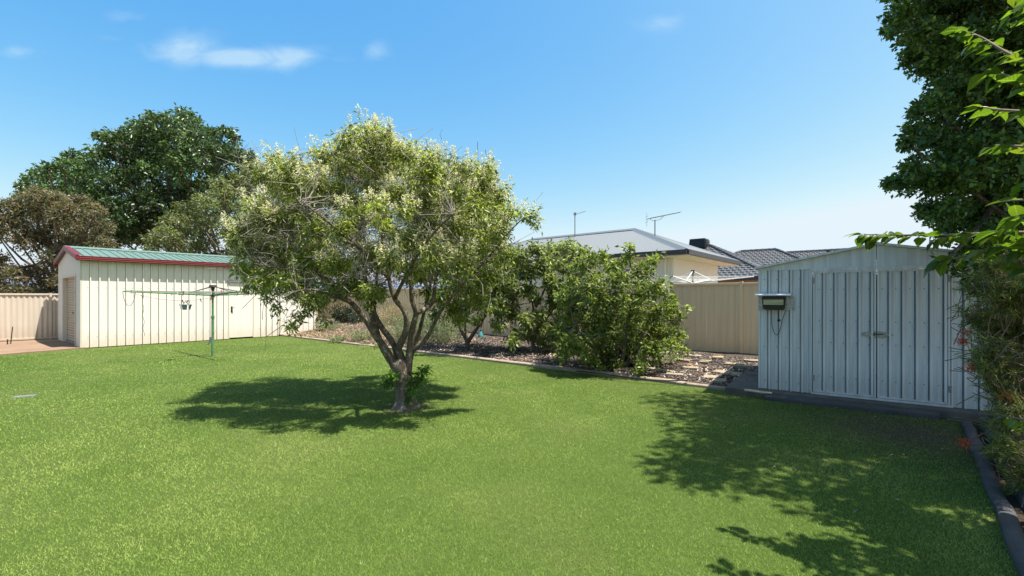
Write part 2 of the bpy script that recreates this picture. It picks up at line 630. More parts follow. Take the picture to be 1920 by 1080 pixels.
# gravel strip at the foot of the side fence
mb = MB()
A = [GC + E2 * 4.2 - D1 * 6, GC + E2 * 4.8 - D1 * 6, GC + E2 * 4.8 + D1 * 1, GC + E2 * 4.2 + D1 * 1]
mb.add([a + Vector((0, 0, 0.022)) for a in A], [(0, 3, 2, 1)])
tag(mb.build('gravel_strip', 'mulch'), kind='structure')

# soil under the right-hand shrubs
mb = MB()
A = [KP0 + Vector((0.1, 0, 0)), KP1 + Vector((0.15, 0, 0)), Vector((8.5, 0.9, 0)), Vector((9.5, 7.5, 0)), Vector((7.2, 6.5, 0)), Vector((5.6, 5.0, 0))]
mb.add([a + Vector((0, 0, 0.012)) for a in A], [(0, 1, 2, 3, 4, 5)])
tag(mb.build('shrub_soil', 'soil_dark'), kind='structure')


def sweep(pts, prof, name, mat, smooth=True, sub=0.35, wobble=0.006):
    """profile (offset to the right, height) swept along a polyline"""
    P = []
    for a, b in zip(pts[:-1], pts[1:]):
        k = max(1, int((b - a).length / sub))
        for i in range(k):
            P.append(a + (b - a) * (i / k))
    P.append(pts[-1])
    V, Fc = [], []
    m_ = len(prof)
    for i, q in enumerate(P):
        d = (P[min(i + 1, len(P) - 1)] - P[max(i - 1, 0)]).normalized()
        s = Vector((d.y, -d.x, 0))
        w1 = RNG.normal(0, wobble)
        w2 = RNG.normal(0, wobble * 0.6)
        for (o, h) in prof:
            V.append(q + s * (o + w1) + Vector((0, 0, h + (w2 if h > 0 else 0))))
    for i in range(len(P) - 1):
        for k in range(m_ - 1):
            a = i * m_ + k
            Fc.append((a, a + m_, a + m_ + 1, a + 1))
    Fc.append(tuple(range(m_)))
    Fc.append(tuple(reversed(range((len(P) - 1) * m_, len(P) * m_))))
    b = MB()
    b.add(V, Fc)
    return b.build(name, mat, smooth=smooth)


# mower strip: pale concrete edging between lawn and bed, laid in lengths
strip = empty('garden_edging', BP0)
tag(strip, 'long pale concrete mower strip between the lawn and the mulch bed', 'edging')
SL = (BP1 - BP0).length
k = 0
s0 = -0.1
while s0 < SL + 0.35:
    ln = 1.15
    b = MB()
    a0, a1 = s0 + 0.004, min(s0 + ln, SL + 0.4) - 0.004
    pr = [(-0.075, -0.04), (-0.075, 0.040), (-0.060, 0.055), (0.055, 0.055), (0.072, 0.040), (0.072, -0.04)]
    dz = RNG.normal(0, 0.003)
    q0 = [BD * a0 + BN * o + Vector((0, 0, h + dz)) for o, h in pr]
    q1 = [BD * a1 + BN * (o + RNG.normal(0, 0.001)) + Vector((0, 0, h + dz)) for o, h in pr]
    b.extrude(None, q0, q1)
    b.build('edging_length', 'mower_strip', strip)
    s0 += ln

# moulded kerb along the shrub bed at the right: two rounded rails with a channel
kerb_prof = [(0.0, -0.05), (0.0, 0.030)]
for a in np.linspace(PI * 0.9, 0.1, 7):
    kerb_prof.append((0.045 + 0.045 * math.cos(a), 0.030 + 0.026 * math.sin(a)))
kerb_prof += [(0.098, 0.004), (0.148, 0.002), (0.154, 0.035)]
for a in np.linspace(PI * 0.9, 0, 8):
    kerb_prof.append((0.215 + 0.065 * math.cos(a), 0.050 + 0.05 * math.sin(a)))
kerb_prof.append((0.282, -0.05))
kerb_prof = [(-o, h) for o, h in kerb_prof]
kb = sweep([KP0, KP1], kerb_prof, 'moulded_kerb', 'rubber_kerb', sub=0.22, smooth=False)
tag(kb, 'dark moulded garden kerb with two rounded rails at the right lawn edge', 'kerb')

# ------------------------------------------------------------------ sheet-metal helpers


def sheet(width, z0, z1, ribs, depth, name, mat, minor=(), top=None, slot=0.0):
    """a vertical sheet in local x (0..width), face towards -y; ribs = list of (start, foot, crown) trapezoids"""
    P = [(0.0, 0.0)]
    ev = []
    for (x, foot, crown) in ribs:
        ev += [(x, 0), (x + foot, -depth), (x + foot + crown, -depth), (x + 2 * foot + crown, 0)]
    for (x, foot, crown) in (ribs if slot else ()):
        ev += [(x - slot - 0.001, 0), (x - slot, 0.045), (x - 0.0015, 0.045)]
    for x in minor:
        ev += [(x, 0), (x + 0.005, -0.0035), (x + 0.010, 0)]
    ev.sort()
    P += [e for e in ev if 0 < e[0] < width]
    P.append((width, 0.0))
    b = MB()
    t_ = 0.003
    n = len(P)
    V, Fc = [], []
    for (x, y) in P:
        zt = top(x) if top else z1
        V += [(x, y, z0), (x, y, zt), (x, y + t_, z0), (x, y + t_, zt)]
    for i in range(n - 1):
        a, c_ = i * 4, (i + 1) * 4
        Fc += [(a, c_, c_ + 1, a + 1), (a + 2, a + 3, c_ + 3, c_ + 2), (a + 1, c_ + 1, c_ + 3, a + 3), (a, a + 2, c_ + 2, c_)]
    Fc += [(0, 1, 3, 2), ((n - 1) * 4, (n - 1) * 4 + 2, (n - 1) * 4 + 3, (n - 1) * 4 + 1)]
    b.add(V, Fc)
    return b.mesh(name, mat)


def screws(pts, nrm, r=0.008):
    b = MB()
    for q in pts:
        u = nrm.orthogonal().normalized()
        w = nrm.cross(u)
        ring = [Vector(q) + (u * math.cos(a) + w * math.sin(a)) * r for a in np.linspace(0, 2 * PI, 7)[:-1]]
        b.add(ring + [v + nrm * 0.006 for v in ring], [tuple(range(6, 12))] + [(i, (i + 1) % 6, 6 + (i + 1) % 6, 6 + i) for i in range(6)])
    return b


# ------------------------------------------------------------------ garage (left)
GL, GW, GH, GR = 5.42, 3.95, 2.50, 2.97
gar = empty('garage', GC, RZ)
tag(gar, 'cream sheet metal garage with green roof and maroon gutter at the left', 'garage')
WP = 0.2
pan = sheet(WP, 0.02, GH, [(WP - 0.034, 0.004, 0.026)], 0.035, 'wall_panel', 'cream_steel', minor=(0.05, 0.105), slot=0.006)
DX0, DX1 = 3.78, 4.54
mb = MB()
mb.box(0, 0.03, -0.004, 0.06, 0.02, GH)
mb.build('corner_trim', 'cream_trim', gar)
x = 0.032
first = True
above = sheet(WP, 2.04, GH, [(WP - 0.034, 0.004, 0.026)], 0.035, 'wall_panel_over_door', 'cream_steel', minor=(0.05, 0.105), slot=0.006)
while x < GL - 0.05:
    if x + WP > DX0 - 0.03 and x < DX1 + 0.03:
        link('wall_panel', above, gar, T(x, 0, 0))
        for a_, c_ in ((x, min(x + WP, DX0 - 0.036)), (max(x, DX1 + 0.036), x + WP)):
            if 0.01 < c_ - a_ < WP:
                link('wall_panel', sheet(c_ - a_, 0.02, 2.04, [], 0.0, 'wall_panel', 'cream_steel'), gar, T(a_, 0, 0))
    else:
        link('wall_panel', pan, gar, T(x, 0, 0))
    x += WP
# side door
mb = MB()
mb.box(DX0 + 0.0, DX1, -0.002, 0.02, 0.05, 1.99)
dr = mb.build('side_door', 'cream_steel', gar)
dr['label'] = 'plain cream side door with dark handle'
mb = MB()
mb.box(DX0 - 0.05, DX1 + 0.06, -0.055, 0.0, 1.965, 2.03)
mb.build('door_header', 'grey_iron', gar)
for xx in (DX0 - 0.035, DX1 + 0.002):
    mb = MB()
    mb.box(xx, xx + 0.033, -0.014, 0.02, 0.02, 1.96)
    mb.build('door_jamb', 'cream_trim', gar)
mb = MB()
mb.box(DX0 + 0.05, DX0 + 0.10, -0.014, -0.002, 0.93, 1.13)
mb.tube([(DX0 + 0.075, -0.012, 1.08), (DX0 + 0.075, -0.06, 1.08), (DX0 + 0.14, -0.065, 1.08)], 0.011, 6)
mb.tube([(DX0 + 0.075, -0.012, 0.98), (DX0 + 0.075, -0.03, 0.98)], 0.018, 8)
mb.build('door_handle', 'dark_iron', dr)
scr = [(0.032 + WP * i + 0.13, -0.001, z) for i in range(26) for z in (0.32, 1.72) if not (DX0 - .1 < 0.032 + WP * i + 0.13 < DX1 + .1)]
screws(scr, Vector((0, -1, 0))).build('screw_heads', 'grey_iron', gar)['kind'] = 'stuff'
# back and far walls
mb = MB()
mb.box(0.0, GL - 0.02, GW - 0.02, GW, 0.02, GH)
mb.build('back_wall', 'cream_steel', gar)


def gable_top(y):
    return GH + 0.04 + (GR - GH - 0.08) * (1 - abs(y - GW / 2) / (GW / 2))


for side, xx in (('far_wall', GL - 0.012), ):
    mb = MB()
    pr = [(0.01, 0.02), (GW - 0.03, 0.02), (GW - 0.03, GH), (GW / 2, GR - 0.05), (0.01, GH)]
    mb.extrude(None, [Vector((xx, y, z)) for y, z in pr], [Vector((xx + 0.02, y, z)) for y, z in pr])
    mb.build(side, 'cream_steel', gar)
# gable end with the roller door opening, faces -x
RY0, RY1, RH = 0.69, 2.92, 2.10
gp_w = 0.19
k = 0
y = 0.02
while y < GW - 0.03:
    w = min(gp_w, GW - 0.02 - y)
    z0 = RH if (y + w > RY0 + 0.02 and y < RY1 - 0.02) else 0.02
    me = sheet(w, z0, GH, [(w * 0.4, 0.008, 0.02)], 0.016, 'gable_panel', 'cream_steel', top=lambda xx, y=y: gable_top(y + xx))
    # local x of the sheet runs along -y of the garage so that its face looks to -x
    M = Matrix.Translation((0.0, y, 0)) @ Matrix(((0, 1, 0, 0), (1, 0, 0, 0), (0, 0, 1, 0), (0, 0, 0, 1)))
    link('gable_panel', me, gar, M)
    y += gp_w
for yy in (RY0 - 0.07, RY1):
    mb = MB()
    mb.box(-0.025, 0.13, yy, yy + 0.07, 0.02, RH)
    mb.build('door_post', 'cream_trim', gar)
mb = MB()
mb.box(-0.022, 0.10, RY0 + 0.001, RY1 - 0.001, RH - 0.05, RH - 0.001)
mb.build('door_lintel', 'cream_trim', gar)
# roller curtain: curved slats
V, Fc = [], []
zz = np.arange(0.05, RH + 0.05, 0.0125)
for z in zz:
    xo = 0.10 - 0.016 * abs(math.sin(PI * z / 0.08)) * 1.6
    V += [(xo, RY0 + 0.01, z), (xo, RY1 - 0.01, z)]
for i in range(len(zz) - 1):
    Fc.append((2 * i, 2 * i + 2, 2 * i + 3, 2 * i + 1))
b = MB()
b.add(V, Fc)
rd = b.build('roller_door', 'roller_steel', gar)
mb = MB()
mb.box(0.05, 0.082, 1.7, 1.86, 0.95, 1.0)
mb.build('door_lock', 'grey_iron', rd)
mb = MB()
mb.box(0.06, 0.085, RY0 + 0.012, RY1 - 0.012, 0.04, 0.085)
mb.build('bottom_bar', 'grey_iron', rd)
# roof sheets
OV = 0.12
for sgn in (0, 1):
    nsh = 7
    x0, x1 = -0.08, GL + 0.08
    wsh = (x1 - x0) / nsh
    for i in range(nsh):
        b = MB()
        prof = [(0.0, 0.0)]
        xx = 0.0
        while xx < wsh - 0.19:
            prof += [(xx + 0.15, 0), (xx + 0.16, 0.024), (xx + 0.178, 0.024), (xx + 0.188, 0.0)]
            xx += 0.19
        prof.append((wsh - 0.002, 0.0))
        ye, yr = (-OV, GW / 2) if sgn == 0 else (GW + OV, GW / 2)
        ze = GH + 0.075
        zr = GR
        V, Fc = [], []
        for (px_, h) in prof:
            V += [(x0 + i * wsh + px_, ye, ze + h), (x0 + i * wsh + px_, yr, zr + h)]
        for q in range(len(prof) - 1):
            Fc.append((2 * q, 2 * q + 2, 2 * q + 3, 2 * q + 1) if sgn == 0 else (2 * q, 2 * q + 1, 2 * q + 3, 2 * q + 2))
        b.add(V, Fc)
        b.build('roof_sheet', 'green_roof', gar)
# ridge cap
b = MB()
pr = [(GW / 2 - 0.16, GR - 0.005), (GW / 2, GR + 0.055), (GW / 2 + 0.16, GR - 0.005), (GW / 2 + 0.15, GR - 0.02), (GW / 2, GR + 0.045), (GW / 2 - 0.15, GR - 0.02)]
b.extrude(None, [Vector((-0.09, y, z)) for y, z in pr], [Vector((GL + 0.09, y, z)) for y, z in pr])
b.build('ridge_cap', 'green_roof', gar)
# gutters (quad profile) and barges
for yo, s in ((-OV + 0.03, -1), (GW + OV - 0.03, 1)):
    b = MB()
    pr = [(0, 0.0), (0.105, 0.0), (0.115, 0.02), (0.108, 0.045), (0.118, 0.062), (0.112, 0.10), (0.12, 0.125), (0.10, 0.13), (0.095, 0.015), (0.012, 0.015), (0.01, 0.08), (0, 0.08)]
    b.extrude(None, [Vector((-0.10, yo + s * o, GH - 0.03 + h)) for o, h in pr], [Vector((GL + 0.10, yo + s * o, GH - 0.03 + h)) for o, h in pr])
    b.build('gutter', 'red_trim', gar)
for xx in (-0.115, GL + 0.085):
    for s in (0, 1):
        ye, yr = (-OV, GW / 2) if s == 0 else (GW + OV, GW / 2)
        b = MB()
        e0, e1 = GH + 0.0, GH + 0.125
        r0, r1 = GR - 0.085, GR + 0.045
        V = [(xx, ye, e0), (xx, ye, e1), (xx, yr, r1), (xx, yr, r0)]
        V += [(q[0] + 0.03, q[1], q[2]) for q in V]
        b.add(V, [(0, 1, 2, 3), (7, 6, 5, 4), (0, 4, 5, 1), (1, 5, 6, 2), (3, 2, 6, 7), (0, 3, 7, 4)])
        # roll-over flange on top of the sheets
        V = [(xx, ye, e1 + 0.002), (xx + (0.13 if xx < 0 else -0.10), ye, e1 + 0.002), (xx + (0.13 if xx < 0 else -0.10), yr, r1 + 0.002), (xx, yr, r1 + 0.002)]
        b.add(V, [(0, 1, 2, 3)])
        b.build('barge_board', 'red_trim', gar)

# ------------------------------------------------------------------ fences


def fence(name, label, P0, P1, s_post0, bay, height, mat, faceside, z0=0.03, rib=(0.155, 0.03, 0.02), nsheet=3, zig=False, trim=None):
    """faceside: +1 when the ribbed side looks to the right of P0->P1"""
    d = (P1 - P0)
    L = d.length
    rz = math.atan2(d.y, d.x)
    root = empty(name, P0, rz)
    tag(root, label, 'fence')
    trim = trim or mat
    posts = []
    s = s_post0
    while s > 0.02:
        s -= bay
    while s <= L + 0.01:
        if s >= -0.01:
            posts.append(s)
        s += bay
    for s in posts:
        b = MB()
        b.box(s - 0.03, s + 0.03, -0.036, 0.036, 0.0, height + 0.012)
        b.box(s - 0.012, s + 0.012, -0.0385, -0.036, 0.02, height)
        b.box(s - 0.034, s + 0.034, -0.04, 0.04, height + 0.012, height + 0.022)
        b.build('post', trim, root, bevel=0.004)
    edges = sorted(set([0.0] + posts + [L]))
    cache = {}
    for a, c_ in zip(edges[:-1], edges[1:]):
        w = c_ - a
        if w < 0.12:
            continue
        a2, w2 = a + 0.032, w - 0.064
        for nm, za, zb in (('top_rail', height - 0.055, height), ('bottom_rail', z0 + 0.005, z0 + 0.06)):
            b = MB()
            b.box(a2, a2 + w2, -0.028, 0.028, za, zb)
            b.build(nm, trim, root, bevel=0.004)
        k = max(1, round(w2 / 0.78))
        ws = w2 / k
        for i in range(k):
            key = round(ws, 4)
            if key not in cache:
                P = []
                if zig:
                    nn = max(1, round(ws / 0.13))
                    for q in range(nn):
                        P.append((ws / nn * q, 0, 0))
                    ribs = [(ws / nn * q + 0.003, ws / nn * 0.40, 0.012) for q in range(nn)]
                    cache[key] = sheet(ws - 0.002, z0 + 0.06, height - 0.05, ribs, 0.022, 'fence_sheet', mat)
                else:
                    nn = max(1, round(ws / rib[0]))
                    ribs = [(ws / nn * q + 0.015, 0.006, rib[1] - 0.012) for q in range(nn)]
                    cache[key] = sheet(ws - 0.002, z0 + 0.06, height - 0.05, ribs, rib[2], 'fence_sheet', mat)
            link('fence_sheet', cache[key], root, T(a2 + i * ws, 0.012, 0))
    return root


FD = Vector((-1.209, 1, 0)).normalized()
fp_right = FB - FD * 13.5
fp_left = FB + FD * (13.05 * 1.569)
# posts: s=0.22*1.569 beyond FB
off = (FB - fp_left).length
fence('back_fence', 'tan sheet metal fence along the back of the mulch bed', fp_left, fp_right, off - 0.22 * 1.569, 2.4, 1.80, 'fence_steel', 1)
FL0 = GC + E2 * (GW + 0.65) - D1 * 5.0
FL1 = GC + E2 * (GW + 0.65) + D1 * 8.3
px_post = 5.0 + 0.02
# post seen at x = 95
q = None
best = 1e9
for i in range(1330):
    P = FL0 + D1 * (i * 0.01)
    e = abs(960 + F * P.x / P.y - 95)
    if e < best:
        best, q = e, i * 0.01
fence('side_fence', 'cream zigzag sheet fence beside the concrete apron, far left', FL0, FL1, q, 2.4, 1.57, 'pale_fence_steel', 1, zig=True)
FR0 = GC + D1 * (GL + 0.03)
FR1 = GC + D1 * (GL + 1.42)
fence('return_fence', 'short cream sheet fence joining the far end of the garage', FR0, FR1, 1.36, 3.0, 1.66, 'cream_steel', 1, rib=(0.2, 0.03, 0.022))

# stake by the side fence
mb = MB()
q = gp(20, 645, 0.03)
mb.tube([q, q + Vector((0.03, 0, 0.27)), q + Vector((0.05, 0.01, 0.52))], 0.013, 6)
tag(mb.build('garden_stake', 'dark_iron'), 'thin dark stake standing in front of the cream side fence', 'stake')
mb = MB()
q = gp(14, 646, 0.03)
mb.tube([q, q + Vector((0.0, 0, 0.16))], 0.016, 6)
tag(mb.build('short_stake', 'dark_iron'), 'very short dark stump of a stake left of the thin one', 'stake')

# ------------------------------------------------------------------ garden shed (right)
SW, SDP, SEZ, SPZ, SB = 2.75, 2.6, 1.855, 2.12, 0.105
mb = MB()
mb.box(-0.42, SW + 0.3, -0.20, SDP + 0.15, -0.05, SB)
slab = mb.build('shed_slab', 'concrete', None, bevel=0.012)
slab.location = SHO
slab.rotation_euler = (0, 0, SHR)
tag(slab, 'low concrete slab carrying the grey metal garden shed', 'slab')
mb = MB()
pr = [(-0.34, -0.05), (-0.34, 0.05), (-0.32, 0.075), (-0.25, 0.08), (-0.215, 0.06), (-0.205, -0.05)]
mb.extrude(None, [Vector((0.12, y, z)) for y, z in pr], [Vector((1.95, y, z)) for y, z in pr])
kb2 = mb.build('front_kerb', 'rubber_kerb', None, bevel=0.006)
kb2.location = SHO
kb2.rotation_euler = (0, 0, SHR)
tag(kb2, 'dark low kerb along the foot of the garden shed slab', 'kerb')

shed = empty('garden_shed', SHO + Vector((0, 0, SB + 0.002)), SHR)
tag(shed, 'grey galvanised garden shed with double doors at the right', 'shed')
HZ0 = SEZ - SB - 0.02      # top of wall sheets, above slab
PW = 0.1365


def shed_sheet(w):
    return sheet(w, 0.0, HZ0, [(0.100, 0.004, 0.022)], 0.03, 'wall_panel', 'galvanised', minor=(0.035, 0.07), slot=0.013)


def shed_sheet_d(w):
    return sheet(w, 0.03, HZ0 - 0.03, [(0.104, 0.006, 0.016)], 0.02, 'door_panel', 'galvanised', minor=(0.035, 0.07))


pan = shed_sheet(PW)
pand = shed_sheet_d(PW)
mb = MB()
mb.box(0, 0.028, -0.006, 0.05, 0, HZ0)
mb.build('corner_trim', 'galvanised', shed)
x = 0.03
while x + PW < 0.655:
    link('wall_panel', pan, shed, T(x, 0, 0))
    x += PW
link('wall_panel', sheet(0.655 - x, 0, HZ0, [(0.03, 0.006, 0.012)], 0.012, 'wall_panel', 'galvanised'), shed, T(x, 0, 0))
x = 2.108
while x < SW - 0.05:
    link('wall_panel', pan, shed, T(x, 0, 0))
    x += PW
DC = 1.378
for nm, a, c_ in (('door', 0.679, DC - 0.006), ('door', DC + 0.006, 2.085)):
    b = MB()
    b.box(a, a + 0.02, -0.03, -0.008, 0.03, HZ0 - 0.028)
    b.box(c_ - 0.02, c_, -0.03, -0.008, 0.03, HZ0 - 0.028)
    b.box(a + 0.02, c_ - 0.02, -0.027, -0.008, 0.03, 0.055)
    b.box(a + 0.02, c_ - 0.02, -0.027, -0.008, HZ0 - 0.055, HZ0 - 0.028)
    dd = b.build(nm, 'galvanised', shed)
    k = 5
    ws = (c_ - a - 0.04) / k
    me = sheet(ws, 0.055, HZ0 - 0.055, [(ws - 0.036, 0.004, 0.022)], 0.028, 'door_panel', 'galvanised', minor=(0.03, 0.065), slot=0.013)
    for i in range(k):
        link('door_panel', me, dd, T(a + 0.02 + i * ws, -0.012, 0))
    # hinge plates
    for z in (0.18, HZ0 - 0.2):
        b = MB()
        hx = a - 0.012 if a < 1 else c_ - 0.02
        b.box(hx, hx + 0.032, -0.034, -0.0305, z, z + 0.08)
        b.build('hinge', 'grey_iron', dd)
for xx in (0.656, 2.093):
    mb = MB()
    mb.box(xx, xx + 0.014, -0.033, 0.0, 0, HZ0 - 0.001)
    mb.build('door_frame_post', 'galvanised', shed)
mb = MB()
mb.box(0.656, 2.107, -0.045, 0.0, -0.002, 0.026)
mb.build('door_track', 'galvanised', shed)
mb = MB()
mb.box(0.001, SW - 0.001, -0.016, 0.0, HZ0, HZ0 + 0.02)
mb.box(0.655, 2.108, -0.04, -0.017, HZ0 - 0.026, HZ0 + 0.016)
mb.build('header_trim', 'galvanised', shed)
# latch plates, diamond shaped, and hasp
hz = 0.96 - SB
for s in (-1, 1):
    b = MB()
    pr = [(0.012 * s, -0.045), (0.12 * s, -0.022), (0.165 * s, -0.008), (0.165 * s, 0.012), (0.12 * s, 0.026), (0.012 * s, 0.045)]
    b.extrude(None, [Vector((DC + x_, -0.0345, hz + z_)) for x_, z_ in pr], [Vector((DC + x_, -0.0385, hz + z_)) for x_, z_ in pr])
    b.build('latch_plate', 'spangle', shed)
mb = MB()
mb.tube([(DC - 0.03, -0.045, hz + 0.005), (DC + 0.06, -0.048, hz + 0.004)], 0.006, 6)
mb.tube([(DC - 0.03, -0.04, hz - 0.02), (DC - 0.03, -0.055, hz), (DC - 0.03, -0.04, hz + 0.02)], 0.006, 6)
mb.build('latch_bolt', 'dark_iron', shed)
# gable sheets either side of the peak joint
zb = HZ0 + 0.021
sl = (SPZ - SEZ) / (SW / 2)
for a, c_ in ((0.0, SW / 2 - 0.003), (SW / 2 + 0.003, SW)):
    b = MB()
    za = zb + 0.01 + sl * (a if a < 1 else SW - a)
    zc = zb + 0.01 + sl * (c_ if c_ < SW / 2 else SW - c_)
    V = [(a, -0.004, zb), (c_, -0.004, zb), (c_, -0.004, zc), (a, -0.004, za)]
    V += [(q[0], 0.004, q[2]) for q in V]
    b.add(V, [(0, 1, 2, 3), (7, 6, 5, 4), (0, 4, 5, 1), (1, 5, 6, 2), (2, 6, 7, 3), (3, 7, 4, 0)])
    b.build('gable_sheet', 'galvanised', shed)
for s in (0, 1):
    b = MB()
    xe, xr = (-0.05, SW / 2) if s == 0 else (SW + 0.05, SW / 2)
    ze = zb + 0.012 - sl * 0.05
    zr = zb + 0.012 + sl * SW / 2
    V = [(xe, -0.06, ze), (xr, -0.06, zr), (xr, SDP + 0.05, zr), (xe, SDP + 0.05, ze)]
    V += [(q[0], q[1], q[2] + 0.03) for q in V]
    b.add(V, [(0, 3, 2, 1), (4, 5, 6, 7), (0, 1, 5, 4), (1, 2, 6, 5), (2, 3, 7, 6), (3, 0, 4, 7)])
    b.build('roof_sheet', 'galvanised', shed)
mb = MB()
zr = zb + 0.045 + sl * SW / 2
mb.extrude(None, [Vector((SW / 2 - 0.11, -0.068, zr - 0.028)), Vector((SW / 2, -0.068, zr + 0.004)), Vector((SW / 2 + 0.11, -0.068, zr - 0.028)), Vector((SW / 2, -0.068, zr - 0.03))],
           [Vector((SW / 2 - 0.11, SDP + 0.06, zr - 0.028)), Vector((SW / 2, SDP + 0.06, zr + 0.004)), Vector((SW / 2 + 0.11, SDP + 0.06, zr - 0.028)), Vector((SW / 2, SDP + 0.06, zr - 0.03))])
mb.build('ridge_cap', 'galvanised', shed)
# side and back walls
for nm, b_ in (('side_wall', (0.0, 0.01, 0.052, SDP)), ('side_wall', (SW - 0.01, SW, 0.02, SDP)), ('back_wall', (0.012, SW - 0.012, SDP - 0.01, SDP))):
    mb = MB()
    mb.box(b_[0], b_[1], b_[2], b_[3], 0, HZ0)
    mb.build(nm, 'galvanised', shed)
pts = [(0.03 + PW * i + 0.05 + 0.02 * (i % 2), -0.001, z) for i in range(4) for z in (0.12, 0.62, 1.2, 1.6)]
pts += [(x_, -0.0135, z) for x_ in np.arange(0.75, 2.05, 0.137) for z in (0.25, 0.72, 1.02, 1.45)]
screws(pts, Vector((0, -1, 0)), 0.006).build('screw_heads', 'dark_iron', shed)['kind'] = 'stuff'

# radiant wall lamp on the shed
lp = SHO + SHX * 0.205 + Vector((0, 0, 0))
lamp = empty('wall_lamp', (lp.x, lp.y, 1.385), SHR)
tag(lamp, 'black wall lamp under a white hood on the left of the metal shed', 'lamp')
mb = MB()
mb.box(-0.20, 0.25, -0.030, -0.024, -0.125, 0.075)
mb.build('backing_plate', 'spangle', lamp)
# black body with rounded lower corners
out = []
for (cx_, cz_, a0) in ((0.115, 0.055, 0), (-0.115, 0.055, 90), (-0.105, -0.085, 180), (0.105, -0.085, 270)):
    for a in (0, 30, 60, 90):
        out.append((cx_ + 0.035 * math.cos(math.radians(a0 + a)), cz_ + 0.035 * math.sin(math.radians(a0 + a))))
mb = MB()
mb.extrude(None, [Vector((x_, -0.031, z_)) for x_, z_ in out], [Vector((x_ * 0.97, -0.115, z_ * 0.97)) for x_, z_ in out])
bd = mb.build('body', 'black_plastic', lamp, bevel=0.004)
mb = MB()
mb.box(-0.125, 0.125, -0.121, -0.1155, -0.045, 0.030)
mb.build('reflector', 'lamp_front', bd)
mb = MB()
V = [(-0.235, -0.15, 0.082), (0.215, -0.15, 0.082), (0.215, -0.0305, 0.100), (-0.235, -0.0305, 0.100)]
V += [(q[0], q[1], q[2] + 0.02) for q in V]
mb.add(V, [(0, 3, 2, 1), (4, 5, 6, 7), (0, 1, 5, 4), (1, 2, 6, 5), (2, 3, 7, 6), (3, 0, 4, 7)])
mb.build('hood', 'white_paint', lamp, bevel=0.004)
mb = MB()
pts = [(-0.06 + 0.145 * u, -0.03 - 0.02 * math.sin(PI * u), -0.12 - 0.36 * (1 - (2 * u - 1) ** 2) ** 0.5 if 0 < u < 1 else -0.12) for u in np.linspace(0, 1, 15)]
pts[0] = (-0.055, -0.05, -0.115)
pts[-1] = (0.13, -0.05, -0.115)
mb.tube([(q[0] + 0.02, q[1], q[2]) for q in pts], 0.0045, 6)
mb.build('cable', 'cord_dark', lamp, smooth=True)
mb = MB()
mb.tube([(0.06, -0.034, -0.12), (0.062, -0.034, -0.26)], 0.006, 6)
mb.box(0.045, 0.08, -0.05, -0.022, -0.285, -0.255)
mb.build('plug_lead', 'black_plastic', lamp)

# pale stick on the slab edge
q0, q1 = gp(1396, 733, 0.09), gp(1447, 739, 0.09)
mb = MB()
mb.tube([q0 + (q1 - q0) * u + Vector((0, 0, 0.012 + 0.003 * math.sin(7 * u))) for u in np.linspace(0, 1, 6)], [0.016, 0.019, 0.018, 0.019, 0.017, 0.013], 8)
tag(mb.build('timber_stick', 'stick_pale'), 'pale round stick lying in front of the shed slab', 'stick')

# ------------------------------------------------------------------ rotary clothesline
HP = gp(399, 668)
HP.z = 0
hoist = empty('rotary_clothesline', HP)
tag(hoist, 'green rotary clothesline standing on the lawn before the cream garage', 'clothesline')
mb = MB()
mb.tube([(0, 0, 0), (0, 0, 0.95)], 0.030, 12)
mb.tube([(0, 0, 0.95), (0, 0, 1.70)], 0.024, 12)
mb.build('pole', 'hoist_green', hoist, smooth=False)
mb = MB()
mb.tube([(0, 0, 0.93), (0, 0, 0.99)], 0.038, 12)
mb.build('collar', 'hoist_green', hoist)
HUBZ = 1.50
mb = MB()
mb.tube([(0, 0, HUBZ - 0.06), (0, 0, HUBZ + 0.07)], 0.045, 10)
mb.tube([(0, 0, 1.70), (0, 0, 1.745)], [0.085, 0.07], 12)
mb.tube([(0, 0, 1.60), (0, 0, 1.70)], [0.03, 0.05], 10)
mb.build('hub', 'dark_iron', hoist)
mb = MB()
mb.tube([(0, 0, 0.40), (-0.05, -0.02, 0.41), (-0.075, -0.02, 0.33), (-0.08, -0.02, 0.30), (-0.15, -0.02, 0.30)], 0.012, 6)
mb.box(-0.06, 0.0, -0.045, 0.045, 0.33, 0.47)
mb.build('crank_handle', 'grey_iron', hoist)
ARM = 1.72
dirs = [-D1, D1, -E2, E2]
tips = []
for d in dirs:
    tip = d * ARM + Vector((0, 0, HUBZ + 0.075))
    tips.append(tip)
    mb = MB()
    mb.tube([d * 0.04 + Vector((0, 0, HUBZ)), tip], [0.022, 0.014], 8)
    mb.build('arm', 'hoist_green', hoist)
for i, d in enumerate(dirs):
    fr = 0.30 if i < 2 else 0.86
    mb = MB()
    mb.tube([Vector((0, 0, 1.70)) + d * 0.06, d * ARM * fr + Vector((0, 0, HUBZ + 0.075 * fr + 0.02))], 0.010, 6)
    mb.build('stay_rod', 'dark_iron', hoist)
order = [0, 2, 1, 3]
wires = MB()
wire_pts = []
for fr in (0.30, 0.44, 0.58, 0.72, 0.86, 0.98):
    for a, b_ in zip(order, order[1:] + order[:1]):
        A_, B_ = dirs[a] * ARM * fr + Vector((0, 0, HUBZ + 0.075 * fr + 0.022)), dirs[b_] * ARM * fr + Vector((0, 0, HUBZ + 0.075 * fr + 0.022))
        sag = 0.02 * fr
        P = [A_.lerp(B_, u) - Vector((0, 0, sag * 4 * u * (1 - u))) for u in np.linspace(0, 1, 7)]
        wires.tube(P, 0.0028, 4, cap=False)
        wire_pts.append(P)
wires.build('drying_lines', 'wire', hoist)
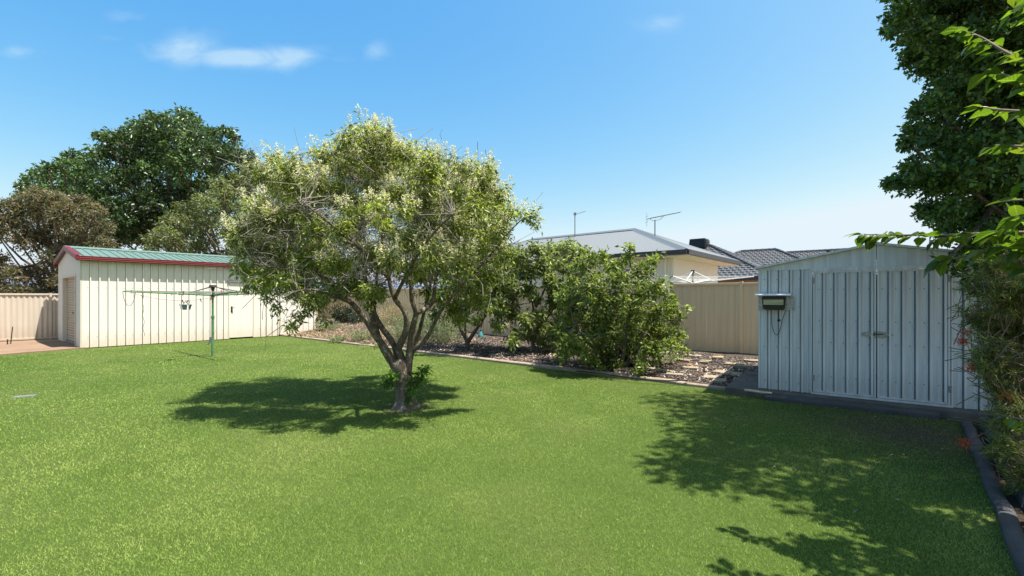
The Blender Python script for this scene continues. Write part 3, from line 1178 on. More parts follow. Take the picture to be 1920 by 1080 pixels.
# one line has gone slack and carries the peg basket
slA = dirs[0] * ARM * 0.93 + Vector((0, 0, HUBZ + 0.06))
slB = dirs[2] * ARM * 0.45 + Vector((0, 0, HUBZ + 0.02))
slack = [slA.lerp(slB, u) - Vector((0, 0, 0.17 * 4 * u * (1 - u))) for u in np.linspace(0, 1, 15)]
mb = MB()
mb.tube(slack, 0.004, 5)
mb.build('slack_line', 'wire', hoist)
mb = MB()
tp = tips[0]
mb.tube([tp + D1 * (0.22 * u) + Vector((0, 0, -0.30 * math.sin(PI * u) ** 0.6 - 0.02)) for u in np.linspace(0, 1, 15)], 0.0045, 5)
mb.build('hanging_loop', 'cord_dark', hoist)


def cord(name, label, P, r=0.004):
    mb = MB()
    mb.tube(P, r, 5)
    tag(mb.build(name, 'cord_dark'), label, 'cord')


c0 = HP + dirs[0] * ARM * 0.80 + Vector((0, 0, HUBZ + 0.06))
cord('frayed_cord', 'long frayed dark cord hanging from the left arm of the clothesline',
     [c0 + Vector((0.018 * math.sin(u * 21) + 0.03 * u, 0, -0.98 * u)) for u in np.linspace(0, 1, 24)])
c0 = HP + dirs[1] * ARM * 0.72 + Vector((0, 0, HUBZ + 0.05))
cord('thin_cord', 'thin dark cord hanging to the grass from the right arm of the clothesline',
     [c0 + Vector((0.006 * math.sin(u * 17), 0, -1.50 * u)) for u in np.linspace(0, 1, 14)], 0.0035)

peg_me = {}
for mk in ('peg_dark', 'peg_pale', 'peg_red'):
    b = MB()
    for s in (-1, 1):
        M = Matrix.Rotation(0.10 * s, 4, 'Y')
        b.box(-0.004 + s * 0.006, 0.004 + s * 0.006, -0.006, 0.006, -0.068, 0.018, M)
    b.box(-0.011, 0.011, -0.007, 0.007, -0.022, -0.014)
    peg_me[mk] = b.mesh('clothes_peg', mk)
rp = random.Random(5)
peglab = {'peg_dark': 'small dark peg clipped to the lines of the green clothesline',
          'peg_pale': 'small pale wooden peg clipped to the lines of the green clothesline',
          'peg_red': 'small reddish peg clipped to the lines of the green clothesline'}
for i in range(44):
    P = rp.choice(wire_pts) if i > 7 else slack
    u = rp.uniform(0.08, 0.92) * (len(P) - 1)
    q = P[int(u)].lerp(P[int(u) + 1], u - int(u))
    mk = rp.choice(('peg_dark', 'peg_dark', 'peg_pale', 'peg_red'))
    o = link('clothes_peg', peg_me[mk])
    o.location = HP + q
    o.rotation_euler = (rp.uniform(-.3, .3), rp.uniform(-.5, .5), rp.uniform(0, 6))
    tag(o, peglab[mk], 'peg', 'pegs on the green clothesline')
# peg basket
bq = HP + slack[8] + Vector((0, 0, -0.02))
bask = empty('peg_basket', bq + Vector((0, 0, -0.19)))
tag(bask, 'small grey plastic peg basket hanging from the slack line', 'basket')
mb = MB()
n_ = 14
for (w0, h0, w1, h1) in ((0.095, 0.0, 0.125, 0.115),):
    top = [Vector((w1 * math.cos(a), 0.75 * w1 * math.sin(a), h1)) for a in np.linspace(0, 2 * PI, n_ + 1)[:-1]]
    bot = [Vector((w0 * math.cos(a), 0.75 * w0 * math.sin(a), h0)) for a in np.linspace(0, 2 * PI, n_ + 1)[:-1]]
    mb.add(bot + top, [tuple(reversed(range(n_)))] + [(i, (i + 1) % n_, n_ + (i + 1) % n_, n_ + i) for i in range(n_) if i % 3])
mb.build('tub', 'basket_grey', bask)
mb = MB()
ring = [Vector((0.128 * math.cos(a), 0.096 * math.sin(a), 0.117)) for a in np.linspace(0, 2 * PI, n_ + 1)]
mb.tube(ring, 0.010, 6)
mb.build('rim', 'basket_grey', bask)
mb = MB()
mb.tube([Vector((0, -0.09, 0.12)), Vector((0, -0.03, 0.17)), Vector((0, 0, 0.20)), Vector((0, 0.03, 0.17)), Vector((0, 0.09, 0.12))], 0.006, 6)
mb.build('hook', 'dark_iron', bask)

# flat grey valve cover in the lawn
q = gp(46, 742, 0.012)
mb = MB()
mb.box(-0.12, 0.12, -0.055, 0.055, -0.02, 0.013, T(q.x, q.y, 0, 0.45))
tag(mb.build('valve_cover', 'grey_iron', None, bevel=0.006), 'flat pale grey cover set in the lawn at the far left', 'cover')

# ------------------------------------------------------------------ neighbouring houses


def roof_quad_strip(b, C, du, dn, W, a_run, rise, zE, mode, hipL=True, hipR=True, flip=False):
    """one roof face; C eave start, du along the eave, dn inward in plan; hip ends at 45 degrees"""
    up = Vector((0, 0, 1))
    nrm = (up * a_run - dn * rise).normalized()

    def smax(u):
        m_ = a_run
        if hipL:
            m_ = min(m_, u)
        if hipR:
            m_ = min(m_, W - u)
        return max(m_, 0.0)

    def pt(u, s, h):
        return C + du * u + dn * s + up * (zE + rise * s / a_run) + nrm * h
    if mode == 'corrugated':
        step = 0.076 / 4
        n = int(W / step)
        V, Fc = [], []
        for i in range(n + 1):
            u = W * i / n
            h = 0.010 * math.sin(i * PI / 2)
            V += [pt(u, 0, h), pt(u, smax(u), h)]
        for i in range(n):
            f = (2 * i, 2 * i + 2, 2 * i + 3, 2 * i + 1)
            Fc.append(f[::-1] if flip else f)
        b.add(V, Fc)
    else:
        cr = 0.30
        run = a_run / math.hypot(a_run, rise) * cr
        s = 0.0
        k = 0
        while s < a_run - 0.02:
            s2 = min(s + run, a_run)
            u0 = s if hipL else 0.0
            u1 = W - (s if hipR else 0.0)
            u = u0 + 0.15 * (k % 2) - 0.15
            while u < u1:
                ua, ub = max(u, u0), min(u + 0.30, u1)
                if ub - ua > 0.03:
                    um = ua + (ub - ua) * 0.55
                    jit = random.uniform(-0.004, 0.004)
                    lo = [(ua, 0.030), (ua + (ub - ua) * 0.22, 0.058), (um, 0.034), (ub, 0.030)]
                    V = []
                    for (uu_, h) in lo:
                        uc = min(max(uu_, (s2 if hipL else 0)), W - (s2 if hipR else 0))
                        V += [pt(uu_, s, h + jit), pt(uc, s2, h - 0.028 + jit), pt(uu_, s, 0.0)]
                    Fc = []
                    for i in range(3):
                        a, c2 = 3 * i, 3 * i + 3
                        f1, f2 = (a, c2, c2 + 1, a + 1), (a + 2, c2 + 2, c2, a)
                        Fc += [f1[::-1], f2[::-1]] if flip else [f1, f2]
                    b.add(V, Fc)
                u += 0.30
            s = s2
            k += 1


def hip_roof(root, C, D, Lh, zE, rise, mode, mat, e1=D1, e2=E2, cap_r=0.05):
    """C nearest corner; D depth along e1; Lh length along e2"""
    a = D / 2
    faces = [(C + e2 * Lh, -e2, e1, Lh, False), (C, e1, e2, D, False),
             (C + e1 * D, e2, -e1, Lh, False), (C + e1 * D + e2 * Lh, -e1, -e2, D, False)]
    for (P, du, dn, W, fl) in faces:
        b = MB()
        roof_quad_strip(b, P - Vector(root.location), du, dn, W, a, rise, zE, mode, flip=fl)
        if mode == 'corrugated':
            b.build('roof_face', mat, root)
        else:
            o = b.build('roof_tiles', mat, root)
            o['kind'] = 'stuff'
    R0 = C + (e1 + e2) * a + Vector((0, 0, zE + rise))
    R1 = C + e1 * a + e2 * (Lh - a) + Vector((0, 0, zE + rise))
    cs = [(C, R0), (C + e1 * D, R0), (C + e2 * Lh, R1), (C + e1 * D + e2 * Lh, R1), (R0, R1)]
    for p0, p1 in cs:
        p0 = Vector(p0)
        if p0.z == 0:
            p0 = p0 + Vector((0, 0, zE))
        if (p1 - p0).length < 0.1:
            continue
        b = MB()
        d = (p1 - p0)
        n = max(2, int(d.length / 0.38)) if mode != 'corrugated' else 2
        off_ = Vector(root.location)
        P = []
        for i in range(n + 1):
            P.append(p0 + d * (i / n) - off_ + Vector((0, 0, 0.02)))
        if mode == 'corrugated':
            s = d.cross(Vector((0, 0, 1))).normalized()
            up_ = s.cross(d).normalized()
            dr_ = 0.07 if p0.z < p1.z - 0.1 else 0.06
            prof = [(-0.17, -dr_), (-0.03, 0.012), (0, 0.03), (0.03, 0.012), (0.17, -dr_), (0.16, -dr_ - 0.012), (0, 0.018), (-0.16, -dr_ - 0.012)]
            b.extrude(None, [P[0] + s * o + up_ * h for o, h in prof], [P[-1] + s * o + up_ * h for o, h in prof])
        else:
            for i in range(n):
                b.tube([P[i], P[i].lerp(P[i + 1], 1.04)], [0.115, 0.095], 8)
        b.build('ridge_capping', mat, root)
    return R0, R1


HC = Vector((5.074, 13.5, 0))
h1 = empty('neighbour_house', HC)
tag(h1, 'cream house with grey corrugated hip roof behind the back fence', 'house')
HD, HL, HE, HRISE = 5.92, 10.7, 2.83, 1.20
hip_roof(h1, HC, HD, HL, HE, HRISE, 'corrugated', 'zinc_roof')


def lp_(u, v, z):
    return D1 * u + E2 * v + Vector((0, 0, z))


def wbox(b, u0, u1, v0, v1, z0, z1):
    V = [lp_(u, v, z) for z in (z0, z1) for v in (v0, v1) for u in (u0, u1)]
    b.add(V, [(0, 2, 3, 1), (4, 5, 7, 6), (0, 1, 5, 4), (2, 6, 7, 3), (0, 4, 6, 2), (1, 3, 7, 5)])
    return b


wbox(MB(), -0.02, HD + 0.02, -0.09, -0.005, HE - 0.13, HE + 0.01).build('gutter', 'dark_gutter', h1)
wbox(MB(), -0.09, -0.005, -0.02, HL + 0.02, HE - 0.128, HE + 0.008).build('gutter', 'dark_gutter', h1)
wbox(MB(), 0.0, HD, 0.0, 0.62, HE - 0.165, HE - 0.14).build('soffit', 'soffit', h1)
wbox(MB(), 0.0, 0.62, 0.622, HL, HE - 0.163, HE - 0.138).build('soffit', 'soffit', h1)
wbox(MB(), 0.0, HD, -0.004, 0.0, HE - 0.17, HE - 0.131).build('fascia', 'soffit', h1)
# cladding panels on the lit wall, with dark joints
wl = wbox(MB(), 0.62, HD - 0.6, 0.63, 0.70, 0, HE - 0.166).build('wall', 'house_cladding', h1)
u = 0.63
while u < HD - 0.65:
    w = min(0.90, HD - 0.61 - u)
    wbox(MB(), u + 0.004, u + w - 0.004, 0.612, 0.63, 0.1, HE - 0.168).build('cladding_panel', 'house_cladding', wl)
    u += 0.90
wl = wbox(MB(), 0.64, 0.70, 0.702, HL - 0.6, 0, HE - 0.166).build('wall', 'house_cladding', h1)
v = 0.705
while v < HL - 0.65:
    w = min(0.90, HL - 0.61 - v)
    wbox(MB(), 0.622, 0.64, v + 0.004, v + w - 0.004, 0.1, HE - 0.168).build('cladding_panel', 'house_cladding', wl)
    v += 0.90
# window on the shaded wall
wn = wbox(MB(), 0.585, 0.6215, 1.15, 2.75, 0.9, 2.42).build('window', 'white_paint', h1)
for v0 in (1.21, 1.99):
    wbox(MB(), 0.575, 0.584, v0, v0 + 0.70, 0.97, 2.36).build('pane', 'glass_dark', wn)
mb = MB()
mb.tube([lp_(0.58, 0.86, 0), lp_(0.58, 0.86, 2.66)], 0.045, 8)
mb.build('downpipe', 'house_cladding', h1)

# aerials
an = at(1078, 446, 19.0)
aer = empty('rooftop_mast', an)
tag(aer, 'slim mast with a short slanted boom on the left of the grey roof', 'aerial')
mb = MB()
mb.tube([(0, 0, -0.25), (0, 0, 1.03)], 0.022, 6)
mb.build('mast', 'grey_iron', aer)
mb = MB()
mb.tube([(-0.02, 0, 0.95), (0.43, 0, 1.10)], 0.016, 6)
mb.tube([(0.03, -0.12, 1.0), (0.03, 0.12, 1.0)], 0.012, 5)
mb.box(-0.05, 0.05, -0.04, 0.04, 0.93, 1.03)
mb.build('boom', 'grey_iron', aer)
mb = MB()
mb.tube([(0, 0, 0.02), (0.18, 0.05, 0.08), (0.40, 0.45, 0.22)], 0.010, 5)
mb.build('cable', 'dark_iron', aer)

an = at(1228, 440, 17.5)
aer = empty('television_antenna', an)
tag(aer, 'television antenna with long toothed boom above the right hip of the grey roof', 'aerial')
mb = MB()
mb.tube([(0, 0, -0.45), (0, 0, 0.56)], 0.018, 6)
mb.build('mast', 'dark_iron', aer)
mb = MB()
B0, B1 = Vector((-0.32, 0, 0.58)), Vector((0.95, 0, 0.84))
mb.tube([B0, B1], 0.012, 6)
mb.tube([Vector((-0.18, 0, 0.58)), Vector((-0.08, 0, 0.52)), Vector((0.2, 0, 0.57)), Vector((0.32, 0, 0.70))], 0.009, 5)
mb.build('boom', 'dark_iron', aer)
for i in range(15):
    u = (i + 1) / 15
    P = B0.lerp(B1, u)
    mb = MB()
    ln = 0.20 - 0.08 * u
    mb.tube([P + Vector((0.25 * ln, -ln, 0.012)), P + Vector((-0.25 * ln, ln, 0.012))], 0.006, 4)
    mb.build('element', 'grey_iron', aer)
for s in (-1, 1):
    mb = MB()
    mb.tube([B0 + Vector((0.02, 0, 0)), B0 + Vector((0.04, 0.1, 0.26 * s))], 0.006, 4)
    mb.tube([B0 + Vector((0.0, -0.2, 0.10 * s)), B0 + Vector((0.0, 0.2, 0.10 * s))], 0.006, 4)
    mb.build('reflector', 'grey_iron', aer)

# dark tiled house
CA = Vector((13.5, 24.0, 0))
h2 = empty('tiled_house', CA)
tag(h2, 'house with dark grey tiled hip roof behind the back fence', 'house')
RA0, RA1 = hip_roof(h2, CA, 8.98, 13.5, 2.53, 2.30, 'tiles', 'roof_tile')
wbox(MB(), -0.02, 9.0, -0.10, -0.005, 2.36, 2.50).build('gutter', 'dark_gutter', h2)
wbox(MB(), -0.10, -0.005, -0.02, 13.5, 2.358, 2.498).build('gutter', 'dark_gutter', h2)
wbox(MB(), 0.45, 8.5, 0.45, 13.0, 0, 2.50).build('wall', 'brick_wall', h2)
CB = Vector((19.8, 27.4, 0))
h3 = empty('far_tiled_house', CB)
tag(h3, 'farther dark tiled roof with a short level ridge, right of the cooler', 'house')
hip_roof(h3, CB, 9.0, 9.0 + 2.35, 2.6, 2.30, 'tiles', 'roof_tile')
wbox(MB(), 0.45, 8.5, 0.45, 11, 0, 2.58).build('wall', 'brick_wall', h3)
CC = Vector((25.2, 27.2, 0))
h4 = empty('farthest_tiled_house', CC)
tag(h4, 'dark tiled roof just above the garden shed, rightmost of the tiled roofs', 'house')
hip_roof(h4, CC, 9.0, 9.0 + 4.2, 2.6, 2.30, 'tiles', 'roof_tile')
wbox(MB(), 0.45, 8.5, 0.45, 12, 0, 2.58).build('wall', 'brick_wall', h4)
mb = MB()
mb.tube([at(1553, 474, 31), at(1553, 469, 31)], 0.10, 8)
mb.build('vent_pipe', 'dark_iron', h4).matrix_parent_inverse = Matrix.Translation(-CC)
# evaporative cooler box on the ridge
cq = at(1311, 458, 30.6)
cool = empty('roof_cooler', cq, RZ)
tag(cool, 'black box cooler on the ridge of the dark tiled house', 'cooler')
mb = MB()
V = [(-0.5, -0.55, -0.3), (0.5, -0.55, -0.3), (0.5, 0.55, -0.3), (-0.5, 0.55, -0.3), (-0.42, -0.5, 0.34), (0.42, -0.5, 0.34), (0.42, 0.5, 0.34), (-0.42, 0.5, 0.34)]
mb.add(V, [(3, 2, 1, 0), (4, 5, 6, 7), (0, 1, 5, 4), (1, 2, 6, 5), (2, 3, 7, 6), (3, 0, 4, 7)])
mb.build('casing', 'black_plastic', cool, bevel=0.05)
for i in range(5):
    mb = MB()
    mb.box(-0.40, 0.40, -0.575, -0.54, -0.22 + i * 0.10, -0.17 + i * 0.10)
    mb.build('louvre', 'dark_gutter', cool)

# neighbour's clothesline, only its top shows over the fence
q = at(1299, 508, 13.0)
nh = empty('white_clothesline', (q.x, q.y, 0))
tag(nh, 'white rotary clothesline of the neighbour, its top showing above the back fence', 'clothesline')
zt = q.z
mb = MB()
mb.tube([(0, 0, 0), (0, 0, zt)], 0.028, 10)
mb.build('pole', 'grey_iron', nh)
mb = MB()
mb.tube([(0, 0, zt - 0.05), (0, 0, zt + 0.02)], 0.05, 10)
mb.build('hub', 'dark_iron', nh)
nd = [D1, -D1, E2, -E2]
nt = []
for i, d in enumerate(nd):
    e = d * 1.55 + Vector((0, 0, zt - 0.30 + 0.10))
    nt.append(e)
    mb = MB()
    mb.tube([Vector((0, 0, zt - 0.34)), e], 0.016, 6)
    mb.build('arm', 'white_metal', nh)
    mb = MB()
    mb.tube([Vector((0, 0, zt)), d * 0.55 + Vector((0, 0, zt - 0.29))], 0.013, 6)
    mb.build('stay_rod', 'white_metal', nh)
mb = MB()
for fr in (0.4, 0.55, 0.7, 0.85, 0.98):
    for a, b_ in ((0, 2), (2, 1), (1, 3), (3, 0)):
        A_ = nd[a] * 1.55 * fr + Vector((0, 0, zt - 0.34 + 0.14 * fr))
        B_ = nd[b_] * 1.55 * fr + Vector((0, 0, zt - 0.34 + 0.14 * fr))
        mb.tube([A_, B_], 0.0028, 4, cap=False)
mb.build('drying_lines', 'white_metal', nh)

# ------------------------------------------------------------------ foliage


def leaf_arrays(P, axis, nrm, L, W, fold=0.18):
    """kite shaped leaves: base, left, right, tip; two triangles folded on the midrib"""
    axis = norm(axis)
    side = norm(np.cross(axis, nrm))
    up = np.cross(side, axis)
    L = L[:, None]
    W = W[:, None]
    base = P
    mid = P + axis * L * 0.45
    lf = mid + side * W * 0.5 + up * W * fold
    rt = mid - side * W * 0.5 + up * W * fold
    tip = P + axis * L - up * L * 0.10
    n = len(P)
    V = np.stack([base, lf, tip, rt], 1).reshape(-1, 3)
    b = np.arange(n)[:, None] * 4
    Fa = np.concatenate([b + np.array([[0, 2, 1]]), b + np.array([[0, 3, 2]])], 1).reshape(-1, 3)
    return V, Fa


def sphere_dirs(n, rng, up_bias=0.0):
    d = rng.normal(size=(n, 3))
    d = norm(d)
    if up_bias:
        d[:, 2] += up_bias
        d = norm(d)
    return d


def blob_tips(blobs, per_m2, rng, up_bias=0.3, rmin=0.55, squash=0.85):
    """shoot tips spread through the outer part of each blob; returns positions, outward directions, blob index"""
    Ps, Ds, Is = [], [], []
    for i, (x, y, z, r) in enumerate(blobs):
        n = max(4, int(per_m2 * r * r * 4))
        d = sphere_dirs(n, rng, up_bias)
        rr = r * (rmin + (1.08 - rmin) * rng.random((n, 1)) ** 0.6)
        q = d * rr
        q[:, 2] *= squash
        Ps.append(q + np.array([x, y, z]))
        Ds.append(d)
        Is.append(np.full(n, i))
    return np.concatenate(Ps), np.concatenate(Ds), np.concatenate(Is)


def palette(rng, n, cols, idx=None, blobvar=0.12, var=0.22):
    cols = np.asarray(cols, float)
    k = rng.random(n) * (len(cols) - 1)
    i = np.minimum(k.astype(int), len(cols) - 2)
    f = (k - i)[:, None]
    c = cols[i] * (1 - f) + cols[i + 1] * f
    c = c * np.exp(rng.normal(0, var, (n, 1)))
    if idx is not None:
        bv = np.exp(rng.normal(0, blobvar, int(idx.max()) + 1))
        c = c * bv[idx][:, None]
    return np.clip(c * 1.38, 0.002, 0.9)


def leaves_on_tips(P, D, I, per, rng, L, W, droop=0.3, shoot=0.12, splay=0.9, upn=0.8):
    n = len(P)
    Pr = np.repeat(P, per, 0)
    Dr = np.repeat(D, per, 0)
    Ir = np.repeat(I, per, 0)
    m_ = len(Pr)
    pos = Pr - Dr * (shoot * rng.random((m_, 1))) + rng.normal(0, shoot * 0.25, (m_, 3))
    ax = Dr * 0.6 + rng.normal(0, splay, (m_, 3))
    ax = norm(ax)
    ax[:, 2] -= droop
    ax = norm(ax)
    nr = norm(rng.normal(0, 1, (m_, 3)) + np.array([0, 0, upn]))
    Ls = L * rng.uniform(0.65, 1.2, m_)
    Ws = W * rng.uniform(0.7, 1.2, m_)
    V, Fa = leaf_arrays(pos, ax, nr, Ls, Ws)
    return V, Fa, Ir


def twig_mesh(A, B, r0, r1, rng, bend=0.12, segs=3):
    """many thin three-sided twigs from A to B"""
    n = len(A)
    d = B - A
    ln = np.linalg.norm(d, axis=1, keepdims=True)
    off = rng.normal(0, 1, (n, 3)) * ln * bend
    t = norm(d)
    u = norm(np.cross(t, np.array([0.31, 0.22, 0.93])))
    w = np.cross(t, u)
    rows = []
    for k in range(segs + 1):
        f = k / segs
        c = A + d * f + off * (4 * f * (1 - f))
        r = r0 + (r1 - r0) * f
        if not np.isscalar(r):
            r = r[:, None]
        for a in (0, 2 * PI / 3, 4 * PI / 3):
            rows.append(c + (u * math.cos(a) + w * math.sin(a)) * r)
    V = np.stack(rows, 1)            # n, (segs+1)*3, 3
    m_ = V.shape[1]
    base = np.arange(n)[:, None, None] * m_
    f = []
    for k in range(segs):
        for a in range(3):
            a2 = (a + 1) % 3
            f.append([k * 3 + a, k * 3 + a2, k * 3 + 3 + a2, k * 3 + 3 + a])
    Fa = (base + np.array(f)[None]).reshape(-1, 4)
    return V.reshape(-1, 3), Fa


def limb(b, pts, r0, r1, sides=8, sub=3):
    """smooth limb through points (Catmull-Rom)"""
    P = [Vector(p) for p in pts]
    Q = []
    for i in range(len(P) - 1):
        p0, p1, p2, p3 = P[max(i - 1, 0)], P[i], P[i + 1], P[min(i + 2, len(P) - 1)]
        for k in range(sub):
            t = k / sub
            Q.append(0.5 * ((2 * p1) + (p2 - p0) * t + (2 * p0 - 5 * p1 + 4 * p2 - p3) * t * t + (3 * p1 - p0 - 3 * p2 + p3) * t ** 3))
    Q.append(P[-1])
    n = len(Q)
    rad = [r0 + (r1 - r0) * (i / (n - 1)) ** 0.85 for i in range(n)]
    rad = [r * random.uniform(0.93, 1.07) for r in rad]
    b.tube(Q, rad, sides)
    return Q


def tree_obj(name, label, base, cat='tree', group=None):
    o = empty(name, base)
    tag(o, label, cat, group)
    return o


def put(name, V, Fa, mat, cols, parent, smooth=False):
    off_ = np.array(parent.location)
    me = raw_mesh(name, np.asarray(V) - off_, Fa, mat, None if cols is None else cols, smooth)
    o = link(name, me, parent)
    if name in ('twigs', 'sucker_shoots', 'crown', 'blossom', 'needles', 'stems', 'foliage', 'flower'):
        o['kind'] = 'stuff'
    return o


def nearest_on(Qs, P):
    """nearest limb points for an array of positions"""
    Q = np.array([list(q) for q in Qs])
    out = np.empty_like(P)
    for i in range(0, len(P), 2000):
        d = ((P[i:i + 2000, None, :] - Q[None]) ** 2).sum(-1)
        out[i:i + 2000] = Q[d.argmin(1)]
    return out


def shape_blobs(lst, Yc, depth, rng, copies=2, size=1.0, sc=1.0):
    """rounded foliage masses: each picture-plane lobe becomes masses at several depths"""
    out = []
    for e in lst:
        px, py, r = e[:3]
        dy = e[3] if len(e) > 3 else None
        for k in range(copies if dy is None else 1):
            y = Yc + (rng.uniform(-depth, depth) if dy is None else dy)
            q = at(px, py, y)
            out.append((q.x, q.y, q.z, r / F * y * size))
    return np.array(out)


# ---------------- the flowering tree on the lawn
rng = np.random.default_rng(21)
TB = gp(757, 765)
TB.z = 0
TY = 6.07
tree = tree_obj('flowering_tree', 'multi-stemmed tree with cream blossom standing on the lawn', TB)
limbs = MB()
LQ = []


def tp(px, py, dy=0.0):
    return at(px, py, TY + dy)


# trunk with root flare, fluted
tr = MB()
ring_n = 16
V, Fc = [], []
levels = [(-0.05, 0.26, 760), (0.0, 0.21, 760), (0.04, 0.165, 759), (0.10, 0.132, 759), (0.20, 0.115, 759), (0.34, 0.108, 757), (0.46, 0.112, 754), (0.56, 0.108, 752), (0.64, 0.085, 751)]
for (z, r, px_) in levels:
    cx_ = (px_ - 960) / F * TY
    for k in range(ring_n):
        a = 2 * PI * k / ring_n
        fl = 1 + (0.16 * math.sin(3 * a + 0.6) + 0.10 * math.sin(5 * a + 2)) * (1.0 if z < 0.15 else 0.6)
        V.append((cx_ + r * fl * math.cos(a), TY + r * fl * math.sin(a), z))
for i in range(len(levels) - 1):
    for k in range(ring_n):
        k2 = (k + 1) % ring_n
        Fc.append((i * ring_n + k, i * ring_n + k2, (i + 1) * ring_n + k2, (i + 1) * ring_n + k))
Fc.append(tuple(range((len(levels) - 1) * ring_n, len(levels) * ring_n)))
tr.add([Vector(v) - TB for v in V], Fc)
tr.build('trunk', 'bark_grey', tree, smooth=True)
stems = [
    # points (px,py,dy), r0, r1
    ([(752, 712, -.02), (726, 660, -.08), (704, 629, -.14), (688, 604, -.2), (660, 569, -.3), (628, 540, -.4), (585, 500, -.5), (540, 450, -.6), (510, 400, -.6)], .070, .014),
    ([(748, 700, .05), (735, 680, .06), (713, 642, .15), (701, 604, .22), (691, 566, .3), (686, 530, .35), (678, 470, .4), (660, 400, .4), (640, 330, .3)], .072, .014),
    ([(751, 700, .02), (739, 648, .1), (717, 616, .18), (703, 590, .26), (694, 560, .32)], .055, .035),
    ([(757, 705, 0), (752, 670, .02), (748, 652, .0), (762, 618, -.1), (759, 585, -.14), (740, 560, -.2), (729, 522, -.25), (720, 460, -.3), (700, 380, -.3), (690, 290, -.25)], .068, .014),
    ([(764, 708, 0), (769, 650, -.02), (775, 610, -.05), (780, 586, -.06), (772, 562, -.1), (772, 520, -.14), (780, 450, -.2), (790, 380, -.2), (780, 310, -.1)], .062, .014),
    ([(780, 587, -.06), (800, 578, .02), (813, 560, .08), (819, 510, .15), (840, 450, .25), (870, 390, .4), (890, 340, .5)], .045, .012),
    ([(767, 690, .03), (774, 656, .06), (786, 622, .15), (795, 586, .25), (806, 540, .4), (812, 470, .6), (800, 400, .8), (760, 330, .9)], .040, .012),
    ([(770, 672, 0), (775, 657, -.02), (799, 635, -.05), (817, 601, -.1), (832, 576, -.2), (870, 530, -.35), (910, 490, -.5), (950, 440, -.5), (985, 405, -.4)], .042, .008),
    ([(748, 655, .0), (756, 636, -.02), (762, 622, -.1)], .035, .03),
    ([(660, 569, -.3), (640, 560, -.5), (600, 545, -.8), (560, 545, -1.0), (530, 560, -1.1)], .03, .008),
    ([(691, 566, .3), (650, 500, .7), (600, 440, 1.0), (540, 400, 1.2)], .035, .01),
    ([(700, 604, .2), (705, 540, .9), (715, 460, 1.4), (740, 390, 1.6)], .035, .01),
    ([(740, 560, -.2), (770, 500, -.8), (810, 440, -1.1), (850, 400, -1.2)], .03, .01),
    ([(729, 522, -.25), (680, 470, -.9), (620, 420, -1.2), (570, 380, -1.2)], .03, .01),
    ([(585, 500, -.5), (530, 500, -.6), (480, 480, -.5), (450, 440, -.3)], .022, .007),
    ([(819, 510, .15), (880, 500, .1), (930, 480, .1), (960, 470, .2)], .022, .007),
    ([(700, 380, -.3), (650, 320, -.2), (600, 285, 0), (560, 290, .1)], .018, .006),
    ([(790, 380, -.2), (850, 330, .0), (920, 310, .1)], .018, .006),
    ([(770, 520, -.14), (740, 500, -.7), (730, 520, -1.0), (700, 545, -1.3)], .02, .006),
    ([(840, 450, .25), (870, 480, .6), (880, 540, .9)], .02, .006),
]
for pts, r0, r1 in stems:
    b = MB()
    Q = limb(b, [tp(*q) - TB for q in pts], r0 * 0.86, r1 * 0.8)
    LQ += [q + TB for q in Q[2:]]
    b.build('limb', 'bark_grey', tree, smooth=True)

lobes = [
    (690, 255, 42), (655, 262, 30), (725, 268, 36), (640, 300, 44), (700, 300, 48), (770, 290, 40), (815, 308, 36), (605, 290, 26),
    (560, 318, 34), (522, 300, 26), (500, 330, 30), (545, 345, 40), (870, 316, 30), (918, 318, 24), (905, 345, 34), (935, 372, 32), (955, 400, 24),
    (590, 350, 42), (640, 355, 34), (800, 345, 44), (850, 365, 40), (895, 395, 40), (935, 430, 32),
    (490, 400, 36), (462, 432, 30), (520, 420, 40), (560, 400, 34), (590, 430, 40), (640, 440, 34),
    (445, 455, 22), (480, 470, 36), (530, 480, 40), (585, 490, 38), (465, 505, 28), (500, 525, 34), (545, 530, 30), (470, 540, 15),
    (710, 390, 26), (810, 420, 36), (860, 430, 40), (905, 460, 36), (945, 480, 26), (770, 455, 36), (820, 480, 40), (870, 500, 40), (915, 520, 30),
    (640, 500, 36), (690, 480, 34), (735, 490, 34), (780, 510, 34), (660, 540, 26), (620, 545, 30), (700, 545, 26), (585, 560, 24),
    (560, 590, 20, -.8), (545, 610, 20, -.9), (595, 575, 22, -.7), (555, 555, 22, -.8), (500, 560, 16, -.6), (518, 575, 15, -.8), (610, 600, 12, -.7),
    (870, 550, 34, .5), (845, 580, 26, .6), (900, 570, 30, .6), (860, 600, 22, .7), (690, 575, 10, -.4), (800, 545, 20, .2),
    (700, 350, 28), (745, 365, 30), (670, 395, 26), (725, 425, 26), (765, 395, 26), (800, 380, 26), (655, 420, 22), (990, 405, 22, -.4), (1003, 420, 12, -.4), (470, 450, 20), (430, 420, 10, 0),
]
CXc, CYc = 715, 430
blobs = []
